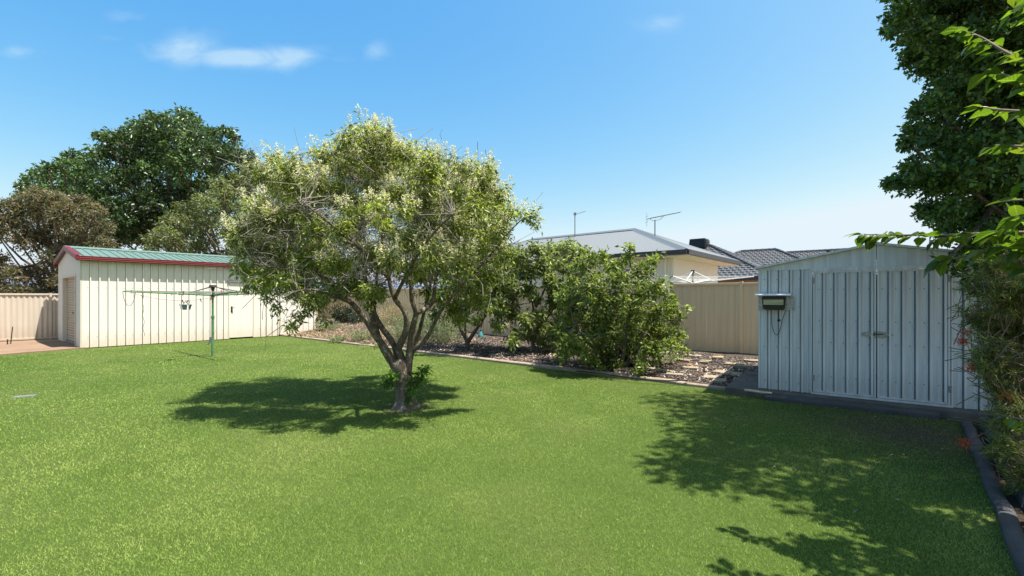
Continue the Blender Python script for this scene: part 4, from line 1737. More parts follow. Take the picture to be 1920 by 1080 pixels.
for e in lobes:
    px_, py_, r_ = e[:3]
    py_ = py_ + max(0, (420 - py_) * 0.05)
    if len(e) > 3:
        q = at(px_, py_, TY + e[3])
        blobs.append((q.x, q.y, q.z, r_ / F * q.y))
        continue
    half = 1.75 * math.sqrt(max(0.06, 1 - ((px_ - CXc) / 310) ** 2 - ((py_ - CYc) / 225) ** 2 * 0.75))
    for s in ((-1, -0.2, 0.35, 1.0) if rng.random() < 0.5 else (-0.9, 0.1, 0.8)):
        y = TY + 0.35 + s * half * rng.uniform(0.55, 1.0)
        # keep the same height and side position, pulled slightly towards the axis with distance
        q0_ = at(px_, py_, TY + 0.1)
        if s > 0:
            f_ = 0.93
            q0_ = Vector((TB.x + (q0_.x - TB.x) * f_, q0_.y, q0_.z * 0.98))
        blobs.append((q0_.x * (y / TY) ** (1.0 if s < 0 else 0.75), y, CH + (q0_.z - CH) * (y / TY) ** (1.0 if s < 0 else 0.6), r_ / F * TY * (1.0 * y / TY if s < 0 else 1.1)))
blobs = np.array(blobs)
P, D, I = blob_tips(blobs, 140, rng, up_bias=0.40, rmin=0.30, squash=0.92)
V, Fa, Ir = leaves_on_tips(P, D, I, 13, rng, 0.074, 0.021, droop=0.75, shoot=0.13, splay=0.6, upn=0.5)
cols = palette(rng, len(Ir), [(0.075, 0.098, 0.028), (0.125, 0.155, 0.040), (0.185, 0.22, 0.054), (0.28, 0.30, 0.09)], Ir, 0.18, 0.30)
put('crown', V, Fa, 'leaf', np.repeat(cols, 4, 0), tree)
# cream panicles on the upper, sunlit side
topz = np.array([b[2] + 0.25 * b[3] for b in blobs])
flow_blob = rng.random(len(blobs)) < 0.85
sel = (P[:, 2] > topz[I] - 0.16) & flow_blob[I] & (rng.random(len(P)) < 0.58) & (P[:, 2] > 1.75)
FP, FDn = P[sel], D[sel]
per = 48
Pr = np.repeat(FP, per, 0)
ax = norm(np.repeat(FDn, per, 0) * 0.5 + np.array([0, 0, 0.9]) + 0)
hgt = rng.random((len(Pr), 1))
pos = Pr + ax * hgt * 0.12 + rng.normal(0, 1, (len(Pr), 3)) * 0.034 * (1.1 - hgt)
fax = norm(rng.normal(0, 1, (len(Pr), 3)))
V, Fa = leaf_arrays(pos, fax, norm(rng.normal(0, 1, (len(Pr), 3)) + np.array([0, 0, 0.6])), rng.uniform(0.012, 0.024, len(Pr)), rng.uniform(0.008, 0.014, len(Pr)))
cols = palette(rng, len(Pr), [(0.42, 0.40, 0.21), (0.56, 0.53, 0.32), (0.66, 0.63, 0.44)], None, 0, 0.15)
put('blossom', V, Fa, 'petal', np.repeat(cols, 4, 0), tree)
# live twigs to the shoots and a haze of dead grey ones inside
s_ = rng.random(len(P)) < 0.10
B_ = P[s_]
A_ = blobs[I[s_]][:, :3] + rng.normal(0, 0.16, B_.shape)
V1, F1 = twig_mesh(A_, B_, 0.0042, 0.0018, rng, 0.10)
q_ = np.clip(rng.normal(0, 1, (1500, 3)), -1.35, 1.35) * np.array([0.85, 0.9, 0.5]) + np.array([at(700, 430, TY).x, TY + 0.2, at(700, 430, TY).z])
e_ = q_ + norm(rng.normal(0, 1, (1500, 3)) + np.array([0, 0, 0.1])) * rng.uniform(0.12, 0.35, (1500, 1))
V2, F2 = twig_mesh(q_, e_, 0.0036, 0.0014, rng, 0.16)
A3 = nearest_on(LQ, q_) + rng.normal(0, 0.03, q_.shape)
k3 = np.linalg.norm(A3 - q_, axis=1) < 0.55
bc = blobs[:, :3] + rng.normal(0, 0.05, (len(blobs), 3))
A3 = np.concatenate([A3[k3], nearest_on([LQ[i_] for i_ in rng.permutation(len(LQ))[:len(LQ) // 3]], bc)])
V3, F3 = twig_mesh(A3, np.concatenate([q_[k3], bc]), 0.0042, 0.0016, rng, 0.12)
V = np.concatenate([V1, V2, V3])
Fa = np.concatenate([F1, F2 + len(V1), F3 + len(V1) + len(V2)])
put('twigs', V, Fa, 'twig_grey', None, tree)
# suckers low on the trunk
sb = np.array([(*(tp(790, 700, -.1)), .10), (*(tp(782, 715, -.15)), .12), (*(tp(735, 705, -.15)), .10), (*(tp(725, 715, -.1)), .10), (*(tp(775, 735, -.16)), .08), (*(tp(800, 695, 0)), .07), (*(tp(768, 750, -.17)), .06)])
P, D, I = blob_tips(sb, 420, rng, 0.2, 0.3, 1.0)
V, Fa, Ir = leaves_on_tips(P, D, I, 6, rng, 0.06, 0.026, droop=0.4, shoot=0.06)
cols = palette(rng, len(Ir), [(0.035, 0.08, 0.012), (0.07, 0.14, 0.02), (0.11, 0.19, 0.03)], Ir)
put('sucker_shoots', V, Fa, 'leaf', np.repeat(cols, 4, 0), tree)

# ---------------- trees beyond the side fence


def far_tree(name, label, base, trunk_r, lobes_, Yc, depth, cols, L, W, per_m2=7, per=9, copies=2, seed=1, droop=0.25, mat='leaf', bias=0.35, rmin=0.55, extra=None, squash=0.85, blobvar=0.16, limbs_=True, splay=0.9, limb_n=26, dens2=None):
    r_ = np.random.default_rng(seed)
    t_ = tree_obj(name, label, base)
    bl = shape_blobs(lobes_, Yc, depth, r_, copies)
    P, D, I = blob_tips(bl, per_m2, r_, bias, rmin, squash)
    if extra is not None:
        P2, D2, I2 = blob_tips(extra, dens2 or per_m2, r_, bias, rmin, squash)
        P, D, I = np.concatenate([P, P2]), np.concatenate([D, D2]), np.concatenate([I, I2 + len(bl)])
        bl = np.concatenate([bl, np.array(extra, float)])
    V, Fa, Ir = leaves_on_tips(P, D, I, per, r_, L, W, droop, L * 1.3, splay)
    c_ = palette(r_, len(Ir), cols, Ir, blobvar, 0.2)
    put('crown', V, Fa, mat, np.repeat(c_, 4, 0), t_)
    top_ = bl[:, 2].max()
    cen = bl[:, :3].mean(0)
    b = MB()
    trunk_top = Vector((cen[0], cen[1], min(cen[2], base[2] + (top_ - base[2]) * 0.55)))
    Q = limb(b, [Vector((0, 0, -0.05)), Vector((0.1, 0.05, trunk_top.z * 0.3)), (trunk_top - Vector(base)) * 0.7, trunk_top - Vector(base)], trunk_r, trunk_r * 0.5)
    b.build('trunk', 'bark_dark', t_, smooth=True)
    if limbs_:
        ids = r_.permutation(len(bl))[:limb_n]
        for k in ids:
            b = MB()
            e = Vector(bl[k, :3]) - Vector(base)
            s0_ = Q[int(len(Q) * r_.uniform(0.35, 0.95)) - 1]
            mid = s0_.lerp(e, 0.5) + Vector((0, 0, -0.15 * (e - s0_).length * 0.5))
            limb(b, [s0_, mid, e], trunk_r * 0.33, trunk_r * 0.08, 6)
            b.build('limb', 'bark_dark', t_, smooth=True)
        A_ = bl[I][:, :3]
        s_ = r_.random(len(P)) < 0.08
        V, Fa = twig_mesh(A_[s_], P[s_], L * 0.09, L * 0.03, r_, 0.1)
        put('twigs', V, Fa, 'twig_brown', None, t_)
    return t_


GREEN_D = [(0.024, 0.046, 0.018), (0.045, 0.078, 0.028), (0.078, 0.118, 0.045)]
far_tree('broad_tree', 'tallest broad dark green tree behind the garage', (-18.4, 26.5, 0), 0.30,
         [(300, 240, 34), (345, 235, 34), (265, 245, 26), (240, 270, 34), (200, 262, 22), (190, 290, 22), (225, 300, 34), (280, 280, 42), (330, 280, 44), (380, 265, 36),
          (400, 300, 40), (360, 320, 44), (310, 330, 46), (260, 340, 40), (220, 340, 26), (430, 290, 28), (455, 300, 24), (440, 262, 14), (420, 250, 18), (470, 320, 20),
          (440, 350, 34), (390, 370, 40), (330, 380, 40), (280, 385, 36), (250, 400, 30), (210, 430, 30), (260, 440, 36), (300, 430, 40), (350, 420, 40), (470, 295, 10)],
         26.0, 3.0, GREEN_D, 0.24, 0.115, per_m2=14, per=10, copies=2, seed=3, droop=0.35, mat='leaf_dark', blobvar=0.28, rmin=0.62)
far_tree('left_green_tree', 'mid green pointed tree left of the tallest tree', (-24.0, 25.5, 0), 0.24,
         [(140, 300, 22), (165, 310, 24), (120, 310, 16), (90, 320, 18), (60, 345, 18), (35, 350, 10), (70, 330, 18), (110, 340, 30), (150, 340, 32), (185, 340, 24), (195, 370, 28), (160, 375, 34), (115, 370, 30), (75, 365, 24),
          (215, 390, 30), (225, 420, 28), (190, 410, 34), (235, 440, 22), (200, 450, 30), (140, 400, 34), (90, 400, 30), (40, 365, 14)],
         25.0, 2.2, [(0.028, 0.058, 0.020), (0.05, 0.092, 0.030), (0.085, 0.13, 0.046)], 0.22, 0.10, per_m2=15, per=10, copies=2, seed=5, mat='leaf_dark', blobvar=0.25, rmin=0.62)
far_tree('brown_tipped_tree', 'bronze-tipped bushy tree at the far left behind the cream fence', (-18.8, 19.6, 0), 0.22,
         [(70, 372, 24), (100, 378, 24), (40, 385, 24), (150, 385, 22), (180, 398, 20), (15, 395, 24), (130, 405, 30), (70, 410, 34), (20, 430, 30), (110, 440, 34), (165, 430, 28), (198, 430, 16), (205, 455, 14), (60, 455, 30),
          (150, 465, 30), (190, 480, 26), (110, 490, 30), (125, 530, 26), (60, 520, 26), (20, 520, 24), (90, 540, 22), (-20, 420, 34), (-30, 500, 40), (30, 555, 26), (70, 560, 24), (0, 550, 24), (110, 565, 22), (215, 500, 24), (240, 490, 24)],
         19.2, 1.5, [(0.045, 0.055, 0.036), (0.08, 0.09, 0.058), (0.12, 0.115, 0.078), (0.23, 0.14, 0.088)], 0.14, 0.052, per_m2=48, per=10, copies=2, seed=8, droop=0.15, squash=0.9)
far_tree('olive_tree', 'grey-green tree between the garage roof and the blossom tree', (-13.6, 22.6, 0), 0.22,
         [(450, 345, 28), (420, 360, 26), (480, 350, 28), (385, 385, 28), (350, 395, 24), (330, 420, 26), (380, 425, 32), (430, 400, 34), (480, 400, 36), (520, 370, 30), (540, 420, 34), (500, 440, 34), (440, 440, 32), (310, 440, 24),
          (285, 455, 22), (330, 460, 26), (390, 465, 28), (450, 475, 26), (280, 475, 18), (350, 485, 24), (420, 490, 24), (540, 460, 30), (560, 500, 30), (510, 500, 30), (600, 470, 34), (590, 520, 30), (500, 330, 22), (465, 325, 18), (525, 345, 24), (550, 385, 28), (410, 345, 18)],
         22.2, 1.8, [(0.05, 0.072, 0.032), (0.085, 0.108, 0.05), (0.125, 0.145, 0.068), (0.17, 0.18, 0.085)], 0.19, 0.062, per_m2=19, per=10, copies=2, seed=13, droop=0.3)

# ---------------- small trees and shrubs of the mulch bed


def bed_tree(name, label, base, stems_, lobes_, Yc, depth, cols, L, W, per_m2, per, seed, copies=2, droop=0.35, squash=0.9, rmin=0.3, bias=0.25, blobvar=0.15, splay=0.8, mat='leaf', barkm='bark_grey', tw=0.15, cat='tree'):
    r_ = np.random.default_rng(seed)
    t_ = tree_obj(name, label, base, cat)
    Q = []
    for pts, r0, r1 in stems_:
        b = MB()
        q = limb(b, [at(px, py, Yc + dy) - Vector(base) for px, py, dy in pts], r0, r1, 7)
        Q += [v + Vector(base) for v in q]
        b.build('stem', barkm, t_, smooth=True)
    bl = shape_blobs(lobes_, Yc, depth, r_, copies)
    P, D, I = blob_tips(bl, per_m2, r_, bias, rmin, squash)
    P[:, 2] = np.maximum(P[:, 2], base[2] + 0.08)
    V, Fa, Ir = leaves_on_tips(P, D, I, per, r_, L, W, droop, L * 1.2, splay, 0.6)
    c_ = palette(r_, len(Ir), cols, Ir, blobvar, 0.22)
    put('crown', V, Fa, mat, np.repeat(c_, 4, 0), t_)
    s_ = r_.random(len(P)) < tw
    A_ = nearest_on(Q, P[s_])
    V, Fa = twig_mesh(A_, P[s_], 0.007, 0.0025, r_, 0.08)
    put('twigs', V, Fa, 'twig_grey', None, t_)
    return t_


b0 = gp(877, 655, 0.08)
bed_tree('low_forked_tree', 'small forked tree with dark stems behind the lawn tree, left of the fig', b0,
         [([(877, 658, 0), (876, 640, 0), (866, 620, 0), (856, 595, .1), (840, 560, .2), (830, 520, .3)], .075, .02),
          ([(877, 642, 0), (890, 622, 0), (905, 600, -.1), (920, 570, -.2), (935, 520, -.2)], .06, .018),
          ([(872, 628, 0), (872, 600, .2), (876, 560, .3), (880, 500, .3)], .04, .015)],
         [(820, 560, 26), (845, 530, 30), (880, 510, 32), (920, 500, 32), (950, 490, 28), (900, 560, 32), (860, 580, 24), (925, 580, 24), (940, 545, 28), (895, 600, 14), (830, 500, 26), (960, 520, 24), (870, 470, 24), (930, 460, 24), (965, 475, 20), (815, 590, 14)],
         b0.y, 0.9, [(0.045, 0.07, 0.018), (0.075, 0.11, 0.026), (0.135, 0.17, 0.045)], 0.12, 0.042, 75, 8, 31, droop=0.6, barkm='bark_dark')
b0 = gp(1003, 660, 0.08)
bed_tree('fig_tree', 'open grey-stemmed fig tree before the grey-roofed house', b0,
         [([(1003, 663, 0), (996, 635, 0), (985, 610, -.1), (975, 580, -.2), (960, 545, -.3)], .06, .018),
          ([(998, 645, 0), (1010, 615, .1), (1030, 585, .2), (1050, 550, .2), (1058, 500, .2), (1060, 470, .1)], .05, .015),
          ([(985, 610, -.1), (1005, 575, -.3), (1020, 545, -.3), (1030, 510, -.3), (1025, 475, -.2)], .04, .014),
          ([(1020, 600, .1), (1060, 560, .3), (1082, 540, .4), (1090, 500, .4), (1100, 465, .4)], .04, .012),
          ([(975, 580, -.2), (945, 570, -.5), (925, 590, -.6)], .03, .01),
          ([(985, 605, 0), (1000, 580, .4), (990, 540, .6), (980, 490, .6)], .035, .012)],
         [(975, 480, 22), (1005, 470, 20), (1035, 475, 24), (1065, 468, 22), (1090, 475, 18), (985, 510, 24), (1020, 505, 22), (1050, 500, 24), (1085, 505, 20), (955, 530, 22), (990, 545, 20), (940, 570, 20), (960, 590, 20), (985, 600, 18), (1010, 590, 16),
          (1040, 540, 18), (935, 610, 16), (1015, 640, 14), (1045, 630, 18), (1060, 650, 14), (1035, 655, 12), (970, 625, 14), (1025, 490, 18), (1005, 560, 14), (1075, 600, 20), (1050, 600, 16), (1040, 570, 22), (1060, 545, 22), (1080, 570, 24), (1020, 615, 20), (990, 625, 18), (955, 560, 20), (1030, 530, 20), (1075, 640, 20), (1045, 655, 16), (960, 640, 14)],
         b0.y, 0.8, [(0.08, 0.105, 0.038), (0.135, 0.165, 0.058), (0.215, 0.245, 0.10)], 0.14, 0.055, 85, 7, 32, droop=0.55)
b0 = gp(1160, 688, 0.08)
bed_tree('leafy_shrub', 'large dense leafy shrub beside the tan fence, right of the fig', b0,
         [([(1160, 690, 0), (1155, 640, 0), (1140, 580, .1), (1110, 520, .2), (1105, 475, .3)], .05, .012),
          ([(1165, 690, 0), (1172, 630, -.1), (1185, 570, -.2), (1182, 500, -.2), (1180, 455, -.2)], .05, .010),
          ([(1170, 690, 0), (1200, 640, 0), (1235, 590, .1), (1255, 550, .1)], .045, .012),
          ([(1150, 690, 0), (1110, 650, -.2), (1080, 610, -.3), (1065, 560, -.2)], .045, .012),
          ([(1170, 690, 0), (1215, 655, -.2), (1260, 650, -.2), (1290, 655, -.2)], .03, .008),
          ([(1235, 590, .1), (1262, 600, .1), (1285, 580, .1), (1296, 575, .1)], .014, .005)],
         [(1180, 465, 14, -.2), (1178, 485, 17, -.2), (1150, 500, 20), (1105, 490, 20), (1130, 480, 16), (1200, 510, 24), (1225, 490, 15), (1235, 480, 12, 0), (1160, 530, 30), (1115, 530, 26), (1210, 545, 32), (1240, 540, 22), (1080, 560, 26), (1120, 570, 34), (1165, 580, 38),
          (1210, 590, 36), (1240, 585, 24), (1255, 560, 14), (1090, 610, 34), (1135, 625, 40), (1180, 635, 40), (1220, 630, 34), (1250, 625, 22), (1265, 600, 14), (1090, 650, 28), (1130, 665, 32), (1180, 668, 32), (1225, 660, 26), (1258, 650, 20), (1280, 655, 14, -.2), (1292, 578, 9, .1), (1272, 590, 12, .1),
          (1070, 590, 22), (1065, 640, 24), (1110, 680, 22), (1150, 688, 20), (1060, 560, 22), (1075, 530, 22), (1050, 620, 20), (1090, 500, 20), (1270, 630, 18), (1060, 665, 18), (1200, 690, 20), (1260, 575, 16)],
         b0.y, 0.95, [(0.072, 0.10, 0.026), (0.125, 0.162, 0.042), (0.215, 0.25, 0.078)], 0.105, 0.045, 95, 8, 33, droop=0.35, rmin=0.35)


def weed(name, label, base, n, h, spread, cols, seed, L=0.06, W=0.018, per=14, cat='weed', mat='leaf'):
    """a clump: upright stems with small leaves"""
    r_ = np.random.default_rng(seed)
    t_ = tree_obj(name, label, base, cat, 'weeds in the mulch bed')
    B = np.array(base)
    a = r_.uniform(0, 2 * PI, n)
    rr = spread * np.sqrt(r_.random(n))
    A_ = B + np.stack([rr * np.cos(a) * 0.6, rr * np.sin(a) * 0.6, np.zeros(n)], 1)
    hh = h * r_.uniform(0.5, 1.0, n)
    E_ = A_ + np.stack([rr * np.cos(a) * 0.6, rr * np.sin(a) * 0.6, hh], 1)
    V, Fa = twig_mesh(A_, E_, 0.004, 0.002, r_, 0.06)
    put('stems', V, Fa, 'twig_grey', None, t_)
    f = r_.random((n, per, 1)) ** 0.7
    P = (A_[:, None] + (E_ - A_)[:, None] * f).reshape(-1, 3)
    m_ = len(P)
    ax = norm(r_.normal(0, 1, (m_, 3)) + np.array([0, 0, 0.5]))
    V, Fa = leaf_arrays(P, ax, norm(r_.normal(0, 1, (m_, 3)) + np.array([0, 0, 0.6])), L * r_.uniform(.6, 1.2, m_), W * r_.uniform(.6, 1.3, m_))
    c_ = palette(r_, m_, cols, None, 0, 0.2)
    put('foliage', V, Fa, mat, np.repeat(c_, 4, 0), t_)
    return t_


SAGE = [(0.10, 0.13, 0.065), (0.16, 0.19, 0.10), (0.23, 0.25, 0.14)]
STRAW = [(0.30, 0.23, 0.12), (0.42, 0.33, 0.19), (0.50, 0.42, 0.26)]
DARKG = [(0.012, 0.02, 0.012), (0.02, 0.03, 0.018), (0.035, 0.05, 0.028)]


def wq(px, py):
    q = gp(px, py, 0.1)
    q.z = bed_z(q.x, q.y) - 0.01
    return q


weed('sage_bush', 'tall grey-green bush left of the forked trunks, behind the mower strip', wq(760, 640), 170, 0.85, 0.75, SAGE, 41, 0.07, 0.022, 18)
weed('sage_bush', 'grey-green bush right of the tree stems, before the back fence', wq(830, 642), 170, 0.75, 0.75, SAGE, 42, 0.07, 0.022, 18)
weed('sage_bush', 'grey-green bush seen between the tree stems', wq(795, 634), 150, 0.95, 0.7, SAGE, 43, 0.07, 0.022, 18)
weed('low_weed', 'small grey-green weed at the lit end of the bed, near the garage', wq(632, 637), 40, 0.22, 0.28, SAGE, 44, 0.06, 0.022)
weed('low_weed', 'grey-green weed clump left of the leaning limb', wq(678, 637), 70, 0.38, 0.42, SAGE, 45, 0.06, 0.022)
weed('low_weed', 'pale weed clump nearest the garage corner', wq(612, 622), 70, 0.38, 0.5, SAGE, 46, 0.06, 0.02)
weed('dark_weed', 'blackish withered plant against the tan fence', wq(645, 614), 60, 0.75, 0.55, DARKG, 47, 0.16, 0.06, 12)
weed('dark_weed', 'second smaller blackish plant beside the fence post', wq(668, 616), 30, 0.5, 0.35, DARKG, 48, 0.14, 0.05, 10)
weed('dry_grass', 'tuft of tall straw-coloured dry grass behind the sage bushes', wq(728, 618), 120, 0.95, 0.5, STRAW, 49, 0.10, 0.008, 12)
weed('dry_grass', 'straw-coloured dry grass between the middle stems', wq(770, 618), 120, 1.0, 0.6, STRAW, 50, 0.10, 0.008, 12)
weed('green_sprout', 'bright green sprout in the mulch near the pavers', wq(1268, 676), 12, 0.14, 0.12, [(0.10, 0.2, 0.02), (0.2, 0.3, 0.04)], 51, 0.07, 0.02, 7)
weed('green_sprout', 'bright green sprout beside the mower strip below the left limb', wq(695, 648), 26, 0.10, 0.3, [(0.14, 0.2, 0.02), (0.22, 0.28, 0.04)], 52, 0.06, 0.015, 7)

# mulch chips and litter (uncountable)
rng = np.random.default_rng(61)
n = 26000
s = rng.uniform(-0.5, SL + 1.6, n)
d = rng.uniform(0.10, 3.6, n) * np.where(rng.random(n) < 0.5, 0.5, 1.0)
X = BP0.x + BD.x * s + BN.x * d
Y = BP0.y + BD.y * s + BN.y * d
Z = np.array([bed_z(a, b) for a, b in zip(X, Y)]) + rng.uniform(0.002, 0.03, n)
ax = norm(np.stack([rng.normal(0, 1, n), rng.normal(0, 1, n), rng.normal(0, 0.3, n)], 1))
V, Fa = leaf_arrays(np.stack([X, Y, Z], 1), ax, norm(rng.normal(0, 0.35, (n, 3)) + np.array([0, 0, 1])), rng.uniform(0.03, 0.09, n) * np.where(s < 6, 1.7, 1.0), rng.uniform(0.012, 0.035, n) * np.where(s < 6, 0.4, 1.0), 0.3)
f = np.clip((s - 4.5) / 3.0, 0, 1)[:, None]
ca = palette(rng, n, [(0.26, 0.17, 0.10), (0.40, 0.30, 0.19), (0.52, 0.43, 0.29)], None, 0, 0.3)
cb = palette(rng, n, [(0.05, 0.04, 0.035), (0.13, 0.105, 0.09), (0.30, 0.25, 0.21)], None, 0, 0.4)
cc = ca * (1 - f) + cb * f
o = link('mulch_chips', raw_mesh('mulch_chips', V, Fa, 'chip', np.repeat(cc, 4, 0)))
tag(o, 'loose bark chips and dry litter covering the garden bed', kind='stuff')

# pavers set in the bed
pv = [(1281, 677, 'leftmost sand coloured paver of the row near the fence'), (1322, 680, 'third paver from the left in the row near the fence'),
      (1346, 674, 'fourth paver from the left, close against the fence'), (1294, 689, 'leftmost paver of the middle row, alone in the mulch'),
      (1265, 701, 'front-row paver farthest left, beside the mower strip'), (1333, 707, 'front-row paver at the edge of the shed shadow'),
      (1349, 712, 'paver nearest the lawn inside the shed shadow'), (1371, 699, 'paver deep in the shed shadow, nearest the slab'),
      (1377, 685, 'middle-row paver just left of the shed shadow'), (1354, 697, 'paver just behind the one at the shadow edge'),
      (1394, 689, 'middle-row paver in shadow beside the shed slab'), (1300, 671, 'second paver from the left, touching the fence foot'),
      (1409, 679, 'rightmost paver, half behind the shed corner'), (1166, 690, 'lone pale paver at the foot of the leafy shrub')]
bq_ = MB()
bq_.box(-0.19, 0.19, -0.15, 0.15, -0.03, 0.03)
pm = bq_.mesh('stone_paver', 'paver')
rp = random.Random(9)
for (px_, py_, lab_) in pv:
    q = gp(px_, py_, 0.09)
    o = link('stone_paver', pm, bevel=0.012)
    o.location = (q.x, q.y, bed_z(q.x, q.y) + 0.012)
    o.rotation_euler = (rp.uniform(-.04, .04), rp.uniform(-.04, .04), SHR + 1.57 * rp.randint(0, 1) + rp.uniform(-.15, .15))
    o.scale = (rp.uniform(.65, 0.95), rp.uniform(.65, 0.95), 1)
    tag(o, lab_, 'paver', 'pavers in the mulch bed')
# irrigation pipe
P = [wq(x_, y_) + Vector((0, 0, 0.05)) for x_, y_ in ((1080, 694), (1130, 700), (1180, 706), (1235, 710), (1290, 712))]
mb = MB()
limb(mb, P, 0.011, 0.011, 6, 5)
tag(mb.build('irrigation_pipe', 'black_plastic', None, smooth=True), 'thin black watering pipe lying along the mower strip', 'pipe')
P = [wq(x_, y_) + Vector((0, 0, 0.055)) for x_, y_ in ((1252, 677), (1300, 678), (1345, 683), (1362, 690), (1385, 680), (1415, 682))]
mb = MB()
limb(mb, P, 0.010, 0.010, 6, 5)
tag(mb.build('watering_hose', 'cord_dark', None, smooth=True), 'dark hose looping over the pavers by the fence', 'hose')
P = [wq(x_, y_) + Vector((0, 0, 0.05)) for x_, y_ in ((1215, 692), (1240, 694), (1262, 697))]
mb = MB()
limb(mb, P, 0.028, 0.016, 7, 3)
tag(mb.build('fallen_branch', 'stick_pale', None, smooth=True), 'short pale fallen branch on the mulch below the shrub', 'branch')
# teal watering bottle under the small tree
q = wq(901, 634)
tb = empty('teal_bottle', q)
tb.scale = (0.68, 0.68, 0.68)
tag(tb, 'small teal plastic bottle with dark cap under the small forked tree', 'bottle')
mb = MB()
mb.tube([(0, 0, 0), (0, 0, 0.03), (0, 0, 0.16), (0.01, 0, 0.27), (0.015, 0, 0.32)], [0.13, 0.14, 0.115, 0.05, 0.035], 12)
mb.build('body', 'teal_plastic', tb, smooth=True)
mb = MB()
mb.tube([(0.015, 0, 0.32), (0.018, 0, 0.37)], 0.045, 10)
mb.build('cap', 'black_plastic', tb)

# ---------------- dark tree at the right, overhanging shed and lawn
rng = np.random.default_rng(71)
DT = Vector((7.3, 4.6, 0))
dark_lobes = [(1690, 35, 34), (1668, 55, 16), (1720, 70, 38), (1710, 110, 24), (1742, 130, 30), (1760, 60, 50), (1810, 90, 60), (1800, 170, 55), (1745, 205, 34), (1715, 215, 18), (1722, 250, 30), (1700, 270, 18), (1760, 265, 46),
              (1715, 318, 26), (1690, 340, 24), (1665, 346, 16), (1735, 345, 34), (1780, 340, 50), (1740, 395, 24), (1775, 400, 34), (1770, 440, 22), (1820, 410, 46), (1840, 300, 70), (1850, 200, 70), (1870, 100, 80), (1880, 350, 70),
              (1860, 440, 40), (1900, 430, 50), (1770, 490, 20, -0.9), (1795, 510, 20, -0.9), (1815, 530, 18, -1.0), (1840, 500, 30, -0.8), (1760, 10, 50), (1700, -20, 40), (1840, 10, 80), (1920, 250, 90), (1930, 100, 100), (1940, 380, 80), (1890, 500, 40), (1830, 470, 30)]
over = []
for (x_, y_, z_, r_) in ((3.6, 3.5, 4.9, .65), (4.5, 4.4, 5.4, .8), (4.4, 3.6, 5.3, .8), (4.8, 4.6, 6.0, .9), (5.3, 3.8, 5.8, .9), (5.0, 5.2, 5.6, .8), (5.2, 5.5, 6.5, 1.0), (6.2, 4.5, 6.4, 1.1), (6.4, 5.8, 6.3, 1.1), (6.0, 3.4, 5.2, 1.0),
                         (7.2, 4.0, 5.6, 1.2), (7.6, 5.4, 5.6, 1.2), (6.8, 4.6, 4.2, 1.2), (7.8, 4.4, 3.6, 1.1), (7.0, 5.6, 3.6, 1.0), (8.4, 5.2, 4.6, 1.1), (5.6, 4.0, 4.6, .8), (5.4, 3.9, 3.6, .7), (6.2, 4.4, 2.9, .8), (3.7, 3.9, 4.85, .5), (3.2, 3.3, 4.55, .45), (3.9, 2.95, 4.75, .5), (4.4, 2.9, 4.6, .55), (4.9, 3.2, 4.9, .6)):
    over.append((x_, y_, z_, r_))
far_tree('dark_tree', 'dark dense small-leaved tree overhanging the shed at the right edge', DT, 0.13, dark_lobes, 5.1, 0.85,
         [(0.024, 0.052, 0.012), (0.05, 0.098, 0.020), (0.10, 0.165, 0.036)], 0.056, 0.034, per_m2=200, per=11, copies=3, seed=72, droop=0.15, mat='leaf_dark', bias=0.2, rmin=0.15, extra=over, blobvar=0.12, limb_n=7, dens2=150)

# ---------------- spider-flower shrub with needle leaves
rng = np.random.default_rng(81)
GB = Vector((4.15, 3.55, 0))
gv = tree_obj('needle_shrub', 'needle-leaved shrub with red spider flowers beside the dark kerb', GB, 'shrub')
cl = []
for (px_, py_, r_) in ((1850, 500, 30), (1890, 490, 40), (1830, 540, 30), (1870, 560, 42), (1910, 560, 45), (1835, 595, 36), (1875, 620, 45), (1915, 640, 50), (1850, 660, 38), (1890, 690, 42), (1930, 720, 55), (1870, 735, 36), (1900, 770, 40), (1900, 850, 36), (1870, 840, 28), (1925, 880, 45), (1905, 915, 30), (1960, 600, 70), (1960, 800, 60), (1880, 800, 26), (1840, 690, 22)):
    for k in range(2):
        y = 3.55 + rng.uniform(-0.45, 0.35)
        q = at(px_, py_, y)
        cl.append((q.x, q.y, max(q.z, 0.12), r_ / F * y))
cl = np.array(cl)
P, D, I = blob_tips(cl, 330, rng, 0.1, 0.1, 1.0)
P[:, 2] = np.maximum(P[:, 2], 0.06)
D = norm(D * 0.7 + np.array([-0.55, -0.15, 0.15]) + rng.normal(0, 0.3, D.shape))
per = 22
m_ = len(P) * per
f = rng.random((m_, 1))
Pr, Dr = np.repeat(P, per, 0), np.repeat(D, per, 0)
pos = Pr - Dr * f * 0.14
ax = norm(Dr * 0.9 + rng.normal(0, 0.45, (m_, 3)))
V, Fa = leaf_arrays(pos, ax, norm(rng.normal(0, 1, (m_, 3)) + np.array([0, 0, .6])), rng.uniform(0.035, 0.075, m_), rng.uniform(0.003, 0.0055, m_), 0.1)
c_ = palette(rng, m_, [(0.036, 0.056, 0.016), (0.08, 0.115, 0.028), (0.15, 0.19, 0.05), (0.27, 0.29, 0.12)], np.repeat(I, per), 0.1, 0.25)
put('needles', V, Fa, 'leaf', np.repeat(c_, 4, 0), gv)
V, Fa = twig_mesh(P - D * 0.30, P, 0.004, 0.0016, rng, 0.06)
put('twigs', V, Fa, 'twig_brown', None, gv)
for k in range(9):
    b = MB()
    e = cl[rng.integers(len(cl))][:3]
    e = Vector(e) - GB
    limb(b, [Vector((rng.uniform(-.08, .08), rng.uniform(-.08, .08), -0.02)), Vector((e.x * 0.35, e.y * 0.35, e.z * 0.6)), e], 0.02, 0.005, 6)
    b.build('stem', 'bark_dark', gv, smooth=True)
